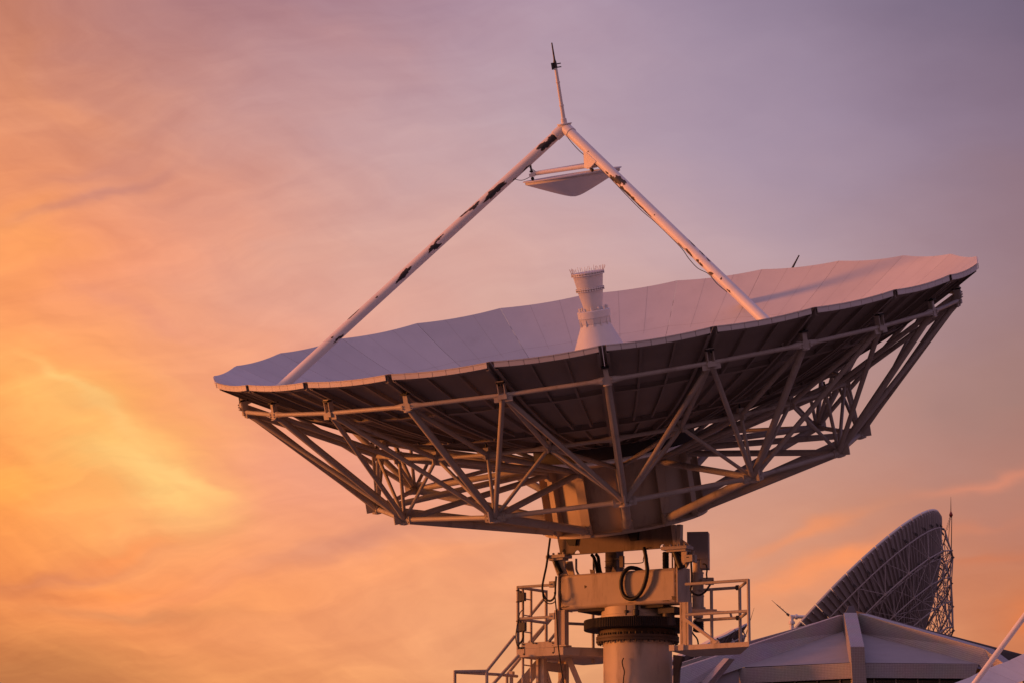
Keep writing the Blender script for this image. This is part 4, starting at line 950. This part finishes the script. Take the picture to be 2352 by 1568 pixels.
# darker outer slope left of the first bay (continues behind the pedestal)
uvquads([[B(6.88, 97.02, 9.90), B(4.9, 95.3, 9.05), B(4.9, 95.0, 7.8), B(6.86, 96.7, 7.8)]], 'roof_panel', M_CONC, bld)
slab([B(5.12, 95.75, 8.66), B(5.36, 95.25, 8.66), B(5.79, 95.35, 9.25), B(6.48, 95.55, 10.04), B(6.36, 96.0, 10.09), B(5.55, 95.8, 9.25)], (.25, .25, 0), 'outer_strut', M_TILE, bld)
slab([B(5.1, 96.6, 9.42), B(6.15, 96.4, 9.52), B(6.15, 96.4, 8.4), B(5.1, 96.6, 8.4)], (.02, .2, 0), 'lower_fascia', M_TILE, bld)
# windows under the eaves, with a lit ledge line, and the walls down to the ground
for x0, y0, x1, y1 in ((6.9, 97.3, 10.1, 95.3), (10.45, 95.35, 13.7, 95.35)):
    fr = uvquads([[B(x0, y0 + .02, 9.42), B(x1, y1 + .02, 9.41), B(x1, y1 + .02, 8.1), B(x0, y0 + .02, 8.1)]], 'window', M_GLASS, bld)
    b = MB()
    for i in range(5):
        f = (i + .5)/5; p = B(x0 + (x1 - x0)*f, y0 + (y1 - y0)*f - .03, 0)
        b.box((p.x, p.y, (B(0,0,9.41).z + B(0,0,8.1).z)/2), (.03, .03, (B(0,0,9.41).z - B(0,0,8.1).z)/2))
    b.build('mullion', M_FRAME, fr)
    slab([B(x0, y0, 8.1), B(x1, y1, 8.1), B(x1, y1, 1.0), B(x0, y0, 1.0)], (.02, .3, 0), 'wall', M_TILE, bld)
slab([B(13.7, 95.35, 9.3), B(19.5, 96, 8.5), B(19.5, 96, 1.0), B(13.7, 95.35, 1.0)], (.02, .3, 0), 'wall', M_TILE, bld)
# little finial pyramid behind the crown
b = MB(); c = B(10.72, 101.2, 11.7); t = B(10.76, 101.2, 12.20)
b.rings([[c + Vector((-.38, -.3, 0)), c + Vector((.3, -.3, 0)), c + Vector((.3, .3, 0)), c + Vector((-.38, .3, 0))], [t + Vector((-.10, -.05, 0)), t + Vector((.10, -.05, 0)), t + Vector((.10, .05, 0)), t + Vector((-.10, .05, 0))]])
b.build('roof_finial', M_SHED, bld, 20)

# ------------------------------------------------------------------ pipe mast beyond the roof, and a whip aerial
D_ = 225.0
pm = px(1979, 1560, D_); mb = Vector((pm.x, pm.y, 0))
mast = thing('pipe_mast', 'pale pipe mast with a horizontal arm and slanting rod left of the distant dish', 'mast', mb)
def q_(x, y): return px(x, y, D_) - mb
b = MB(); top = q_(1979, 1541); b.stack((top.x, top.y, 0), UP, [(0, .5), (top.z - 1.4, .20), (top.z - .52, .14), (top.z - .50, .23), (top.z - .32, .23), (top.z - .3, .14), (top.z + .07, .15)], 14); b.build('mast_pole', M_FEED, mast)
b = MB(); a0, a1 = q_(1976, 1540.5), q_(2040, 1541.5); b.stack(a0, a1 - a0, [(0, .14), (.34, .13), (.35, .19), (.5, .19), (.51, .12), ((a1 - a0).length, .12)], 12); b.build('mast_arm', M_FEED, mast)
b = MB(); r0, r1, r2 = q_(1973, 1538), q_(1943, 1511), q_(1929, 1499); b.stack(r0, r2 - r0, [(0, .09), (.22, .08), (.23, .035), (1.15, .03), (1.16, .022), ((r2 - r0).length, .01)], 8)
o = Vector((0, 0, .12)); b.tube(r0 + o*.3, r1 + o*.2, .010, 5)
for f in (.25, .5, .75): p = r0.lerp(r1, f); b.tube(p - o*.4, p + o, .012, 5)
b.build('lightning_rod', M_DARK, mast)
b = MB(); p0 = px(1872, 1562, 152); p1 = px(1885.5, 1518, 152); g0 = p0 - (p1 - p0) * (p0.z / (p1.z - p0.z))
b.tube(g0, p0, .045, 8, .02); b.tube(p0, p1, .018, 6, .006); tag(b.build('whip_aerial', M_DARK), 'hair-thin slanting whip aerial standing right of the platform railings', 'aerial')
